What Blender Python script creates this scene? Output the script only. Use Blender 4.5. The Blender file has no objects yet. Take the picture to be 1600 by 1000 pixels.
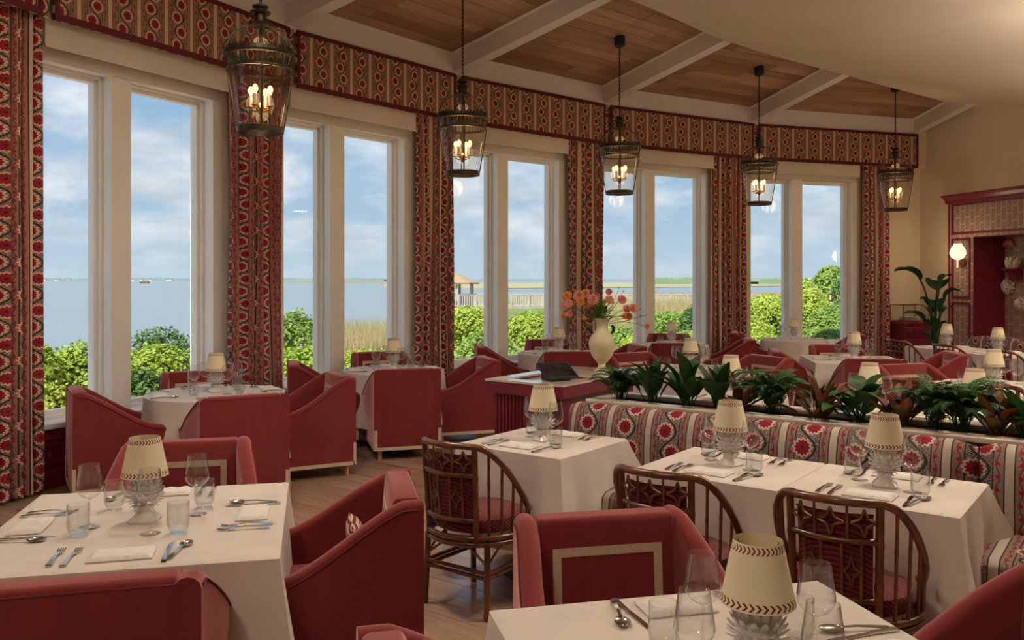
import bpy, bmesh, math, random
from mathutils import Vector, Matrix, noise as mnoise
random.seed(7)
SC = bpy.context.scene
COL = SC.collection
PI = math.pi
# ------------------------------------------------------------------ camera
FPX, CX, HY, EYE = 1350.0, 800.0, 437.0, 1.68
cam_d = bpy.data.cameras.new('camera'); cam = bpy.data.objects.new('camera', cam_d); COL.objects.link(cam)
cam.location = (0, 0, EYE); cam.rotation_euler = (PI/2, 0, 0)
cam_d.sensor_width = 36; cam_d.lens = FPX/1600*36; cam_d.shift_y = (HY-500)/1600
cam_d.clip_start = .05; cam_d.clip_end = 12000
SC.camera = cam
SC.view_settings.view_transform = 'Standard'; SC.view_settings.look = 'None'
SC.view_settings.exposure = 0.14; SC.view_settings.gamma = 1.0; SC.view_settings.use_curve_mapping = False
SC.cycles.use_denoising = True
SC.cycles.transparent_max_bounces = 24; SC.cycles.max_bounces = 10; SC.cycles.diffuse_bounces = 5
SC.cycles.sample_clamp_indirect = 6.0
# ------------------------------------------------------------------ sky
def build_world():
    w = bpy.data.worlds.new('sky'); SC.world = w; w.use_nodes = True
    nt = w.node_tree; nt.nodes.clear(); N = nt.nodes.new; L = nt.links.new
    out = N('ShaderNodeOutputWorld'); bg = N('ShaderNodeBackground'); L(bg.outputs[0], out.inputs[0])
    tc = N('ShaderNodeTexCoord'); sep = N('ShaderNodeSeparateXYZ'); L(tc.outputs['Generated'], sep.inputs[0])
    ramp = N('ShaderNodeValToRGB'); e = ramp.color_ramp.elements
    e[0].position = 0; e[0].color = (.50, .63, .73, 1)
    e[1].position = 1; e[1].color = (.16, .30, .56, 1)
    m = e.new(.10); m.color = (.36, .53, .71, 1)
    m = e.new(.28); m.color = (.26, .45, .69, 1)
    L(sep.outputs[2], ramp.inputs[0])
    # clouds: layered noise over the direction, flattened towards the horizon
    add = N('ShaderNodeMath'); add.operation = 'ADD'; add.inputs[1].default_value = .34; L(sep.outputs[2], add.inputs[0])
    mx = N('ShaderNodeMath'); mx.operation = 'MAXIMUM'; mx.inputs[1].default_value = .05; L(add.outputs[0], mx.inputs[0])
    dx = N('ShaderNodeMath'); dx.operation = 'DIVIDE'; L(sep.outputs[0], dx.inputs[0]); L(mx.outputs[0], dx.inputs[1])
    dy = N('ShaderNodeMath'); dy.operation = 'DIVIDE'; L(sep.outputs[1], dy.inputs[0]); L(mx.outputs[0], dy.inputs[1])
    cmb = N('ShaderNodeCombineXYZ'); L(dx.outputs[0], cmb.inputs[0]); L(dy.outputs[0], cmb.inputs[1])
    n1 = N('ShaderNodeTexNoise'); n1.inputs['Scale'].default_value = 3.1; n1.inputs['Detail'].default_value = 9
    n1.inputs['Roughness'].default_value = .58; n1.inputs['Distortion'].default_value = .12; L(cmb.outputs[0], n1.inputs['Vector'])
    cr = N('ShaderNodeValToRGB'); c = cr.color_ramp.elements
    c[0].position = .42; c[0].color = (0, 0, 0, 1); c[1].position = .59; c[1].color = (1, 1, 1, 1)
    L(n1.outputs[0], cr.inputs[0])
    fade = N('ShaderNodeMapRange'); fade.inputs[1].default_value = .0; fade.inputs[2].default_value = .07
    fade.inputs[3].default_value = .18; fade.inputs[4].default_value = .9; L(sep.outputs[2], fade.inputs[0])
    fm = N('ShaderNodeMath'); fm.operation = 'MULTIPLY'; L(cr.outputs[0], fm.inputs[0]); L(fade.outputs[0], fm.inputs[1])
    n2 = N('ShaderNodeTexNoise'); n2.inputs['Scale'].default_value = 5.0; n2.inputs['Detail'].default_value = 5; L(cmb.outputs[0], n2.inputs['Vector'])
    cc = N('ShaderNodeValToRGB'); q = cc.color_ramp.elements
    q[0].position = .35; q[0].color = (.56, .63, .70, 1); q[1].position = .62; q[1].color = (.82, .86, .90, 1)
    L(n2.outputs[0], cc.inputs[0])
    mix = N('ShaderNodeMix'); mix.data_type = 'RGBA'
    L(fm.outputs[0], mix.inputs[0]); L(ramp.outputs[0], mix.inputs[6]); L(cc.outputs[0], mix.inputs[7])
    L(mix.outputs[2], bg.inputs[0]); bg.inputs[1].default_value = 1.0
build_world()
sun_d = bpy.data.lights.new('sun', 'SUN'); sun = bpy.data.objects.new('sun', sun_d); COL.objects.link(sun)
sun_d.energy = 7.4; sun_d.angle = math.radians(1.5); sun_d.color = (1, .95, .84)
sun.rotation_euler = Vector((.36, .62, -.95)).to_track_quat('-Z', 'Y').to_euler()
# ------------------------------------------------------------------ helpers
def at(px, py, z):
    y = FPX*(EYE-z)/(py-HY); return Vector(((px-CX)/FPX*y, y, z))
class MB:
    def __init__(s): s.v = []; s.f = []; s.uv = []
    def add(s, vs, fs, uv=None):
        b = len(s.v); s.v += [tuple(p) for p in vs]; s.f += [tuple(b+i for i in f) for f in fs]
        s.uv += list(uv) if uv else [(0.0, 0.0)]*len(vs); return s
    def box(s, x0, x1, y0, y1, z0, z1, M=None):
        vs = [(x, y, z) for z in (z0, z1) for y in (y0, y1) for x in (x0, x1)]
        if M is not None: vs = [M @ Vector(p) for p in vs]
        return s.add(vs, [(0, 2, 3, 1), (4, 5, 7, 6), (0, 1, 5, 4), (2, 6, 7, 3), (0, 4, 6, 2), (1, 3, 7, 5)])
    def loft(s, rings, closed=True, cap0=False, cap1=False, uvs=None):
        n = len(rings[0]); vs = [p for r in rings for p in r]; fs = []
        for i in range(len(rings)-1):
            for j in range(n if closed else n-1):
                a = i*n+j; b = i*n+(j+1) % n; fs.append((a, b, b+n, a+n))
        if cap0: fs.append(tuple(reversed(range(n))))
        if cap1: fs.append(tuple((len(rings)-1)*n+j for j in range(n)))
        return s.add(vs, fs, [p for r in uvs for p in r] if uvs else None)
    def lathe(s, prof, n=24, c=(0, 0, 0), cap0=False, cap1=False, M=None):
        rings = []
        for r, z in prof:
            ring = [Vector((c[0]+r*math.cos(2*PI*k/n), c[1]+r*math.sin(2*PI*k/n), c[2]+z)) for k in range(n)]
            rings.append([M @ p for p in ring] if M is not None else ring)
        uvs = [[(k/n, i/max(1, len(prof)-1)) for k in range(n)] for i in range(len(prof))]
        return s.loft(rings, True, cap0, cap1, uvs)
    def tube(s, pts, r, n=8, closed=False, caps=True):
        pts = [Vector(p) for p in pts]; k = len(pts); rings = []; nrm = None
        for i in range(k):
            t = (pts[(i+1) % k]-pts[i-1]) if closed else (pts[min(i+1, k-1)]-pts[max(i-1, 0)])
            if t.length < 1e-9: t = Vector((0, 0, 1))
            t.normalize()
            if nrm is None:
                nrm = t.orthogonal().normalized()
            else:
                nrm = nrm-t*nrm.dot(t)
                nrm = nrm.normalized() if nrm.length > 1e-6 else t.orthogonal().normalized()
            bi = t.cross(nrm); rr = r(i/(k-1)) if callable(r) else (r[i] if isinstance(r, (list, tuple)) else r)
            rings.append([pts[i]+(nrm*math.cos(2*PI*j/n)+bi*math.sin(2*PI*j/n))*rr for j in range(n)])
        if closed: rings.append(rings[0])
        return s.loft(rings, True, caps and not closed, caps and not closed)
    def prism(s, poly, h, M):
        n = len(poly); vs = [M @ Vector((x, y, 0)) for x, y in poly]+[M @ Vector((x, y, h)) for x, y in poly]
        return s.add(vs, [tuple(reversed(range(n))), tuple(range(n, 2*n))]+[(i, (i+1) % n, (i+1) % n+n, i+n) for i in range(n)])
    def mesh(s, name, mat, smooth=None, bev=0, seg=2, bang=40):
        me = bpy.data.meshes.new(name); me.from_pydata(s.v, [], s.f)
        uvl = me.uv_layers.new(name='UVMap'); li = [0]*len(me.loops); me.loops.foreach_get('vertex_index', li)
        flat = [c for i in li for c in s.uv[i]]; uvl.data.foreach_set('uv', flat)
        bm = bmesh.new(); bm.from_mesh(me)
        if bev:
            ed = [e for e in bm.edges if len(e.link_faces) == 2 and e.calc_face_angle(0) > math.radians(bang)]
            bmesh.ops.bevel(bm, geom=ed, offset=bev, segments=seg, profile=.5, affect='EDGES', clamp_overlap=True)
        bmesh.ops.recalc_face_normals(bm, faces=bm.faces)
        bm.to_mesh(me); bm.free()
        if mat: me.materials.append(mat)
        if smooth is None: smooth = bool(bev)
        if smooth:
            me.polygons.foreach_set('use_smooth', [True]*len(me.polygons))
            me.set_sharp_from_angle(angle=math.radians(50))
        return me
    def obj(s, name, mat, parent=None, **k):
        return link(name, s.mesh(name, mat, **k), parent)
def link(name, me, parent=None):
    o = bpy.data.objects.new(name, me); COL.objects.link(o)
    if parent is not None: o.parent = parent
    return o
def tag(o, label, cat, group=None, kind=None):
    o['label'] = label; o['category'] = cat
    if group: o['group'] = group
    if kind: o['kind'] = kind
    return o
def empty(name, loc=(0, 0, 0), rz=0):
    o = bpy.data.objects.new(name, None); COL.objects.link(o); o.location = loc; o.rotation_euler = (0, 0, rz); o.empty_display_size = .1
    return o
def clone(root, loc, rz=0, label=None, cat=None, group=None):
    def cp(o, par):
        c = o.copy(); COL.objects.link(c); c.parent = par
        for ch in kids.get(o, []): cp(ch, c)
        return c
    kids = {}
    def walk(o):
        kids[o] = list(o.children)
        for ch in o.children: walk(ch)
    walk(root)
    r = cp(root, None); r.location = loc; r.rotation_euler = (0, 0, rz)
    if label: tag(r, label, cat, group)
    return r
_used = set()
def place(proto, loc, rz, label, cat, group=None):
    if proto not in _used:
        _used.add(proto); proto.location = loc; proto.rotation_euler = (0, 0, rz)
        return tag(proto, label, cat, group)
    return clone(proto, loc, rz, label, cat, group)
def rotv(x, y, a): return (x*math.cos(a)-y*math.sin(a), x*math.sin(a)+y*math.cos(a))
# ------------------------------------------------------------------ node maths
class S:
    nt = None
    def __init__(s, k): s.k = k
    @staticmethod
    def op(o, *a, clamp=False):
        n = S.nt.nodes.new('ShaderNodeMath'); n.operation = o; n.use_clamp = clamp
        for i, x in enumerate(a):
            if isinstance(x, S): S.nt.links.new(x.k, n.inputs[i])
            else: n.inputs[i].default_value = float(x)
        return S(n.outputs[0])
    def __add__(s, o): return S.op('ADD', s, o)
    __radd__ = __add__
    def __sub__(s, o): return S.op('SUBTRACT', s, o)
    def __rsub__(s, o): return S.op('SUBTRACT', o, s)
    def __mul__(s, o): return S.op('MULTIPLY', s, o)
    __rmul__ = __mul__
    def __truediv__(s, o): return S.op('DIVIDE', s, o)
    def __lt__(s, o): return S.op('LESS_THAN', s, o)
    def __gt__(s, o): return S.op('GREATER_THAN', s, o)
    def abs(s): return S.op('ABSOLUTE', s)
    def fract(s): return S.op('FRACT', s)
    def floor(s): return S.op('FLOOR', s)
    def sin(s): return S.op('SINE', s)
    def cos(s): return S.op('COSINE', s)
def mixc(f, a, b):
    n = S.nt.nodes.new('ShaderNodeMix'); n.data_type = 'RGBA'
    for i, x in ((0, f), (6, a), (7, b)):
        if isinstance(x, S): S.nt.links.new(x.k, n.inputs[i])
        elif i == 0: n.inputs[0].default_value = x
        else: n.inputs[i].default_value = (*x, 1)
    return S(n.outputs[2])
def noise(scale, detail=4, vec=None, rough=.5):
    n = S.nt.nodes.new('ShaderNodeTexNoise'); n.inputs['Scale'].default_value = scale; n.inputs['Detail'].default_value = detail
    n.inputs['Roughness'].default_value = rough
    if vec is not None: S.nt.links.new(vec.k, n.inputs['Vector'])
    return S(n.outputs[0])
def coords(kind='Object'):
    return S(S.nt.nodes.new('ShaderNodeTexCoord').outputs[kind])
def scaled(vec, x, y, z):
    n = S.nt.nodes.new('ShaderNodeVectorMath'); n.operation = 'MULTIPLY'; S.nt.links.new(vec.k, n.inputs[0]); n.inputs[1].default_value = (x, y, z)
    return S(n.outputs[0])
def sepxyz(vec):
    n = S.nt.nodes.new('ShaderNodeSeparateXYZ'); S.nt.links.new(vec.k, n.inputs[0]); return [S(n.outputs[i]) for i in range(3)]
def new_mat(name, rough=.6, spec=.5, metal=0, color=None, sheen=0, coat=0):
    m = bpy.data.materials.new(name); m.use_nodes = True; S.nt = m.node_tree
    b = m.node_tree.nodes['Principled BSDF']
    b.inputs['Roughness'].default_value = rough; b.inputs['Metallic'].default_value = metal
    b.inputs['Specular IOR Level'].default_value = spec
    if color: b.inputs['Base Color'].default_value = (*color, 1)
    if sheen: b.inputs['Sheen Weight'].default_value = sheen; b.inputs['Sheen Roughness'].default_value = .45
    if coat: b.inputs['Coat Weight'].default_value = coat; b.inputs['Coat Roughness'].default_value = .12
    return m, b
def setc(b, s, inp='Base Color'): S.nt.links.new(s.k, b.inputs[inp])
def bump(b, h, strength=.3, dist=.01):
    n = S.nt.nodes.new('ShaderNodeBump'); n.inputs['Strength'].default_value = strength; n.inputs['Distance'].default_value = dist
    S.nt.links.new(h.k, n.inputs['Height']); S.nt.links.new(n.outputs[0], b.inputs['Normal'])
def m_noise(name, c1, c2, scale=8, rough=.6, stretch=(1, 1, 1), bs=0, spec=.4, sheen=0, metal=0, coat=0, lo=.35, hi=.65, bd=.005):
    m, b = new_mat(name, rough, spec, metal, sheen=sheen, coat=coat)
    v = scaled(coords(), *stretch); n = noise(scale, 5, v)
    f = S.op('DIVIDE', n-lo, hi-lo, clamp=True)
    setc(b, mixc(f, c1, c2))
    if bs: bump(b, n, bs, bd)
    return m
MT = {}
OPAL = 1.6
def build_materials():
    MT['red'] = None
    m, b = new_mat('red_linen', .9, .15, sheen=.8)
    v = coords(); n = noise(14, 4, scaled(v, 1, 1, .25)); w = noise(420, 2, v)
    setc(b, mixc(n, (.140, .0165, .0190), (.205, .0275, .0305))); bump(b, w, .25, .002)
    b.inputs['Sheen Tint'].default_value = (1, .55, .55, 1); MT['red'] = m
    MT['piping'] = m_noise('dark_red_piping', (.10, .008, .014), (.13, .012, .018), 30, .8)
    MT['trim'] = m_noise('beige_tape', (.50, .40, .30), (.60, .48, .37), 160, .8, bs=.1)
    MT['cloth'] = m_noise('cream_tablecloth', (.67, .60, .55), (.73, .66, .605), 6, .8, bs=.06, spec=.25, sheen=.15, bd=.02)
    MT['napkin'] = m_noise('white_napkin', (.78, .74, .70), (.84, .80, .76), 60, .85, bs=.35, spec=.2, bd=.004)
    MT['bamboo'] = m_noise('dark_bamboo', (.060, .016, .0055), (.19, .058, .016), 11, .28, (1, 1, .5), spec=.6, coat=.35)
    MT['cane'] = m_noise('lattice_cane', (.10, .035, .012), (.20, .080, .028), 16, .32, spec=.5, coat=.2)
    m, b = new_mat('corded_red_fabric', .85, .2, sheen=.3)
    v = coords(); x, y, z = sepxyz(v); st = ((y*330.0+z*330.0).sin()*.5+.5)
    setc(b, mixc(st, (.075, .007, .010), (.20, .030, .032))); bump(b, st, .4, .004); MT['corded'] = m
    MT['white'] = m_noise('white_paint', (.62, .585, .54), (.66, .62, .575), 3, .45, spec=.4)
    MT['wwhite'] = m_noise('white_window_paint', (.82, .82, .80), (.86, .86, .84), 3, .4, spec=.45)
    MT['cream'] = m_noise('cream_plaster', (.62, .53, .40), (.66, .57, .44), 2.2, .8, spec=.2, bs=.05, bd=.02)
    MT['soffit'] = m_noise('ivory_plaster', (.60, .53, .42), (.63, .56, .45), 1.5, .75, spec=.2)
    MT['crimson'] = m_noise('crimson_paint', (.135, .008, .022), (.165, .012, .028), 5, .38, spec=.45)
    MT['crimson_tape'] = m_noise('crimson_tape', (.075, .003, .010), (.095, .005, .014), 40, .8)
    MT['bronze'] = m_noise('dark_bronze', (.030, .021, .014), (.075, .052, .034), 9, .42, metal=.75, spec=.5)
    MT['iron'] = m_noise('black_iron', (.012, .010, .009), (.025, .02, .018), 20, .5, metal=.5)
    MT['brass'] = m_noise('aged_brass', (.45, .27, .10), (.55, .35, .15), 20, .3, metal=1)
    MT['steel'] = m_noise('polished_steel', (.52, .50, .47), (.60, .58, .55), 5, .16, metal=1)
    MT['ceramic'] = m_noise('glazed_white_ceramic', (.66, .63, .60), (.74, .71, .68), 10, .22, spec=.6, coat=.3)
    MT['alab'] = m_noise('honey_alabaster', (.50, .43, .25), (.66, .60, .42), 7, .4, (1, 1, 2), spec=.5, lo=.3, hi=.7)
    MT['stone'] = m_noise('cream_marble', (.52, .44, .36), (.70, .62, .53), 5, .16, spec=.6, coat=.3, lo=.35, hi=.7)
    MT['soil'] = m_noise('potting_soil', (.016, .010, .006), (.040, .027, .016), 60, .95, bs=.6)
    MT['pinefoot'] = m_noise('pale_wood', (.42, .25, .12), (.52, .33, .17), 6, .5, (1, 1, .2))
    MT['tablet'] = m_noise('black_plastic', (.012, .012, .014), (.02, .02, .022), 9, .35)
    MT['screen'] = m_noise('dark_screen_glass', (.010, .011, .013), (.013, .014, .016), 2, .08, spec=.6)
    for nm, c in (('shade_in', (.78, .70, .50)),):
        MT[nm] = m_noise('parchment_lining', c, tuple(x*1.05 for x in c), 4, .8)
    # lampshade: parchment with whip-stitched rims
    m, b = new_mat('stitched_parchment', .75, .2)
    u, v, _ = sepxyz(coords('UV'))
    band = ((v-.085).abs() < .060)+((v-.915).abs() < .060)
    vv = (((v-.5).abs()-.415)/.06).abs()
    ch = ((u*34.0+vv*.55).fract() < .42)
    setc(b, mixc(band*ch, (.82, .74, .53), (.20, .030, .030)))
    b.inputs['Transmission Weight'].default_value = 0; MT['shade'] = m
    # striped pillow
    m, b = new_mat('striped_pillow', .85, .2)
    x, y, z = sepxyz(coords()); st = ((z*70.0).fract() < .5)
    setc(b, mixc(st, (.60, .48, .36), (.17, .03, .03))); MT['pillow'] = m
    # clear thin glass
    def glass(name, tint, base, gain, rough=.0, power=3.0):
        m = bpy.data.materials.new(name); m.use_nodes = True; nt = m.node_tree; nt.nodes.clear(); S.nt = nt
        out = nt.nodes.new('ShaderNodeOutputMaterial'); mx = nt.nodes.new('ShaderNodeMixShader')
        tr = nt.nodes.new('ShaderNodeBsdfTransparent'); gl = nt.nodes.new('ShaderNodeBsdfGlossy')
        tr.inputs[0].default_value = (*tint, 1); gl.inputs['Roughness'].default_value = rough
        lw = nt.nodes.new('ShaderNodeLayerWeight'); lw.inputs[0].default_value = .5
        f = S.op('ADD', S.op('MULTIPLY', S.op('POWER', S(lw.outputs['Facing']), power), gain), base, clamp=True)
        nt.links.new(f.k, mx.inputs[0]); nt.links.new(tr.outputs[0], mx.inputs[1]); nt.links.new(gl.outputs[0], mx.inputs[2]); nt.links.new(mx.outputs[0], out.inputs[0])
        return m
    MT['glass'] = glass('clear_glass', (.98, .985, .985), .07, .95, power=2.8)
    MT['glassb'] = glass('tumbler_glass', (.97, .98, .98), .07, .9, .0, 2.8)
    MT['pane'] = glass('window_glass', (.97, .98, .98), .022, .5, power=5)
    MT['lglass'] = glass('lantern_glass', (.92, .88, .83), .035, .36)
    def emis(name, c, s):
        m = bpy.data.materials.new(name); m.use_nodes = True; nt = m.node_tree; nt.nodes.clear()
        out = nt.nodes.new('ShaderNodeOutputMaterial'); e = nt.nodes.new('ShaderNodeEmission')
        e.inputs[0].default_value = (*c, 1); e.inputs[1].default_value = s; nt.links.new(e.outputs[0], out.inputs[0]); return m
    MT['bulb'] = emis('warm_bulb', (1, .58, .20), 4.0)
    MT['opal'] = emis('opal_fill_glow', (1, .86, .69), OPAL)  # glow meant for the added fill pendants; nothing uses it
    MT['globe'] = emis('lit_opal_glass', (1, .80, .52), 1.25)
    # printed floral stripe (metres in UV)
    def floral(name, P, F, cream, ground, red, dark):
        m, b = new_mat(name, .85, .2)
        u, v, _ = sepxyz(coords('UV'))
        U = (u/P).fract(); V = v/F; row = V.floor(); fv = V.fract()
        side = (row*.5).fract()*4.0-1.0                        # -1 / +1
        X = (U-.5)*P
        uv = scaled(coords('UV'), 1, 1, 0); sp = noise(210, 2, uv); sp2 = noise(95, 2, uv)
        inband = X.abs() < P*.235; border = X.abs() < P*.425
        base = mixc(border, cream, ground)
        bx = X.abs()-P*.32
        dk = tuple(x*.32 for x in ground)
        base = mixc((sp > .53)*border, base, tuple(x*.5 for x in ground))
        base = mixc(((bx-((V*6.283).sin()*P*.03)).abs() < P*.012)*border, base, dk)
        dv = ((V*2.0).fract()-.5)*(F*.5)
        base = mixc(((bx.abs()*1.1+dv.abs()) < P*.045)*border, base, red)
        # centre band: pale ground crowded with dark leaf marks
        inner = mixc(sp > .475, tuple(x*.95 for x in cream), dark)
        inner = mixc(sp2 > .57, inner, tuple(x*.8 for x in ground))
        base = mixc(inband, base, inner)
        edge = ((X.abs()-P*.24).abs() < P*.011)+((X.abs()-P*.42).abs() < P*.011)
        base = mixc(edge, base, dark)
        dx = X-side*(P*.085); dy = (fv-.5)*F
        d = S.op('SQRT', dx*dx+dy*dy); an = S.op('ARCTAN2', dy, dx)
        pet = (an*12.0).cos()*.10+1.0
        R = F*.315
        base = mixc(d < (pet*(R*1.30)), base, tuple(min(1, x*1.10) for x in cream))
        # a dark stem swings round each flower
        vx = (V*PI).sin()*(P*.17)
        base = mixc(((X-vx).abs() < P*.026)*inband, base, dark)
        fl = d < (pet*R)
        shade = mixc(((an*12.0).cos() > .1)*(d < R*.85), red, tuple(x*.5 for x in red))
        base = mixc(fl, base, shade)
        base = mixc(d < R*.26, base, dark)
        setc(b, base); bump(b, noise(500, 2, coords('UV')), .15, .002)
        return m
    MT['pelmet'] = floral('floral_stripe_pelmet', .285, .125, (.56, .43, .29), (.36, .20, .145), (.27, .018, .026), (.045, .028, .025))
    MT['curtain'] = floral('floral_stripe_curtain', .285, .125, (.66, .50, .39), (.43, .20, .165), (.37, .025, .040), (.045, .026, .026))
    MT['bench'] = floral('floral_stripe_upholstery', .27, .125, (.44, .38, .325), (.28, .17, .15), (.27, .012, .026), (.035, .022, .024))
    # niche wallpaper: staggered light blocks with darker frames
    m, b = new_mat('block_print_wallpaper', .85, .2)
    u, v, _ = sepxyz(coords('UV')); C = (u/.115).floor(); uu = (u/.115).fract(); vv = (v/.23+(C*.5).fract()).fract()
    fr = S.op('MAXIMUM', ((uu-.5).abs()-.38), ((vv-.5).abs()-.43)*2.0)
    lines = (fr > 0.0); inn = ((fr+.06).abs() < .025)
    mo = ((uu*12.6).sin()*(vv*25.1).sin()) > .35
    setc(b, mixc(lines, mixc(inn+mo, (.34, .23, .19), (.20, .10, .09)), (.42, .32, .26))); MT['wallpaper'] = m
    # woods, one tint per plank
    def wood(name, cols, rough, st, coat=0):
        m, b = new_mat(name, rough, .4, coat=coat)
        oi = S.nt.nodes.new('ShaderNodeObjectInfo'); rnd = S(oi.outputs['Random'])
        v = coords(); ad = S.nt.nodes.new('ShaderNodeVectorMath'); ad.operation = 'ADD'
        S.nt.links.new(v.k, ad.inputs[0]); cb = S.nt.nodes.new('ShaderNodeCombineXYZ')
        S.nt.links.new((rnd*37.0).k, cb.inputs[0]); S.nt.links.new((rnd*11.0).k, cb.inputs[1]); S.nt.links.new(cb.outputs[0], ad.inputs[1])
        g = noise(1.0, 6, scaled(S(ad.outputs[0]), *st), .6); g2 = noise(1.0, 3, scaled(S(ad.outputs[0]), st[0]*.3, st[1]*.22, st[2]))
        a = mixc(rnd, cols[0], cols[1]); f = S.op('DIVIDE', g-.38, .26, clamp=True)
        c = mixc(f*.55, a, cols[2]); c = mixc(S.op('DIVIDE', g2-.60, .12, clamp=True)*.6, c, cols[3])
        setc(b, c); bump(b, g, .08, .004); return m
    MT['floorwood'] = wood('oak_floor', ((.40, .26, .18), (.56, .39, .295), (.31, .19, .125), (.16, .085, .052)), .26, (2.2, 38, 8), .3)
    MT['ceilwood'] = wood('oak_ceiling', ((.22, .115, .055), (.42, .25, .145), (.20, .10, .048), (.42, .28, .18)), .5, (1.6, 26, 8))
    # outdoors
    def leaf(name, c1, c2, c3, sc, tl=.35):
        m, b = new_mat(name, .55, .3); v = coords(); n = noise(sc, 3, v); n2 = noise(sc*9, 2, v)
        c = mixc(S.op('DIVIDE', n-.35, .3, clamp=True), c1, c2); c = mixc(S.op('DIVIDE', n2-.5, .2, clamp=True)*.7, c, c3); setc(b, c)
        nt = m.node_tree; tr = nt.nodes.new('ShaderNodeBsdfTranslucent'); mx = nt.nodes.new('ShaderNodeMixShader'); mx.inputs[0].default_value = tl
        nt.links.new(c.k, tr.inputs[0]); nt.links.new(b.outputs[0], mx.inputs[1]); nt.links.new(tr.outputs[0], mx.inputs[2])
        nt.links.new(mx.outputs[0], nt.nodes['Material Output'].inputs[0]); return m
    MT['bush_a'] = leaf('bright_green_leaves', (.34, .45, .06), (.54, .62, .12), (.20, .32, .045), 1.1)
    MT['bush_b'] = leaf('fresh_green_leaves', (.24, .37, .075), (.40, .53, .13), (.15, .26, .05), 1.0)
    MT['bush_c'] = leaf('deep_green_leaves', (.09, .18, .05), (.19, .30, .08), (.06, .12, .035), .9)
    MT['reed'] = leaf('dry_marsh_reed', (.42, .33, .16), (.50, .42, .24), (.30, .34, .12), .25)
    MT['reedg'] = leaf('green_marsh_grass', (.22, .32, .08), (.34, .40, .13), (.42, .38, .20), .5)
    MT['plant'] = leaf('dark_houseplant_leaf', (.012, .045, .010), (.030, .085, .018), (.010, .030, .010), 6, .15)
    MT['palm'] = leaf('palm_frond', (.018, .060, .012), (.045, .12, .022), (.012, .04, .010), 9, .2)
    MT['redleaf'] = leaf('red_edged_leaf', (.070, .075, .022), (.24, .050, .035), (.035, .055, .018), 14, .2)
    MT['petal'] = leaf('coral_petal', (.66, .25, .19), (.74, .33, .25), (.56, .18, .15), 12, .3)
    MT['petalo'] = leaf('orange_petal', (.70, .26, .06), (.74, .32, .10), (.60, .2, .06), 12, .3)
    MT['stem'] = m_noise('green_stem', (.06, .10, .02), (.10, .14, .03), 12, .6)
    m, b = new_mat('lagoon_water', .38, .28); v = coords(); n = noise(.35, 4, scaled(v, .35, 1.6, 1)); 
    setc(b, mixc(n, (.16, .205, .245), (.21, .255, .29))); bump(b, noise(1.1, 4, scaled(v, .4, 1.3, 1)), .35, .15); MT['water'] = m
    MT['marsh'] = m_noise('tan_marsh', (.40, .31, .15), (.46, .38, .22), .05, .95, (1, 3, 1))
    MT['lawn'] = m_noise('rough_grass_ground', (.10, .15, .03), (.18, .22, .06), .7, .95)
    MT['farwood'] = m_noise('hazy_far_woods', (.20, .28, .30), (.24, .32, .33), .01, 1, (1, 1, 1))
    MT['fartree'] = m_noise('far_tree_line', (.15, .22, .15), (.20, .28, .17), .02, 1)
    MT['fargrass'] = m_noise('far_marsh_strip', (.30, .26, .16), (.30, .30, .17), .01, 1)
    MT['grey_timber'] = m_noise('weathered_timber', (.36, .32, .27), (.48, .43, .37), 3, .9, (1, 1, .3))
    MT['shingle'] = m_noise('brown_shingle', (.30, .21, .13), (.38, .27, .17), 6, .9)
    MT['teal'] = m_noise('turquoise_plastic', (.02, .33, .38), (.03, .38, .42), 3, .4)
    MT['rust'] = m_noise('rust_brush', (.18, .08, .05), (.24, .12, .07), .5, .9)
    MT['coral'] = m_noise('bleached_coral', (.50, .45, .38), (.68, .62, .55), 40, .8, bs=.6)
    MT['shell'] = m_noise('pink_shell', (.45, .13, .08), (.60, .26, .18), 30, .5)
    MT['bark'] = m_noise('bark', (.10, .07, .05), (.16, .12, .09), 20, .9)
build_materials()
# ------------------------------------------------------------------ bay geometry
CEN = Vector((10.647, .683)); RAD = 15.513
JP = [(-3.61, 6.75), (-2.336, 9.19), (-.728, 11.3), (1.464, 13.18), (4.198, 14.72), (7.447, 15.9)]
JA = [math.atan2(y-CEN.y, x-CEN.x) for x, y in JP]
JA = [JA[0]+.185]+JA
J = [Vector((CEN.x+RAD*math.cos(a), CEN.y+RAD*math.sin(a))) for a in JA]
PB, PT, HEAD, SILL, CEIL0, SLOPE = 3.73, 4.35, 3.45, .52, 4.62, .18
class Facet:
    def __init__(s, i):
        a, b = J[i], J[i+1]; s.i = i; s.L = (b-a).length; s.d = (b-a)/s.L; s.n = Vector((s.d.y, -s.d.x)); s.a = a
        s.M = Matrix(((s.d.x, s.n.x, 0, a.x), (s.d.y, s.n.y, 0, a.y), (0, 0, 1, 0), (0, 0, 0, 1)))
        s.M = s.M  # local: x along the wall, y into the room, z up (left-handed facets are avoided by recalculated normals)
    def t(s, px, o):
        k = (px-CX)/FPX; p = s.a+s.n*o
        return (k*p.y-p.x)/(s.d.x-k*s.d.y)
F = [Facet(i) for i in range(6)]
PX = {1: (173, 203, 331), 2: (515, 537, 630), 3: (777, 793, 872), 4: (1007.5, 1022.5, 1101), 5: (1237, 1253, 1330)}
OW, OG, OO = -.24, -.44, -.54
for i in range(1, 6):
    f = F[i]; pa, pb, pc = PX[i]; f.pa, f.pb, f.pc = f.t(pa, OW), f.t(pb, OW), f.t(pc, OW); f.st = f.pa-(f.pc-f.pb)
F[0].pa, F[0].pb, F[0].pc = F[1].pa, F[1].pb, F[1].pc; F[0].st = F[1].st
def fobj(f, mb, name, mat, parent=None, **k):
    me_v = mb.v; mb.v = [tuple(f.M @ Vector(p)) for p in me_v]
    return mb.obj(name, mat, parent, **k)
ORD = ['window', 'nearest', 'second', 'third', 'fourth', 'farthest']
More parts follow.
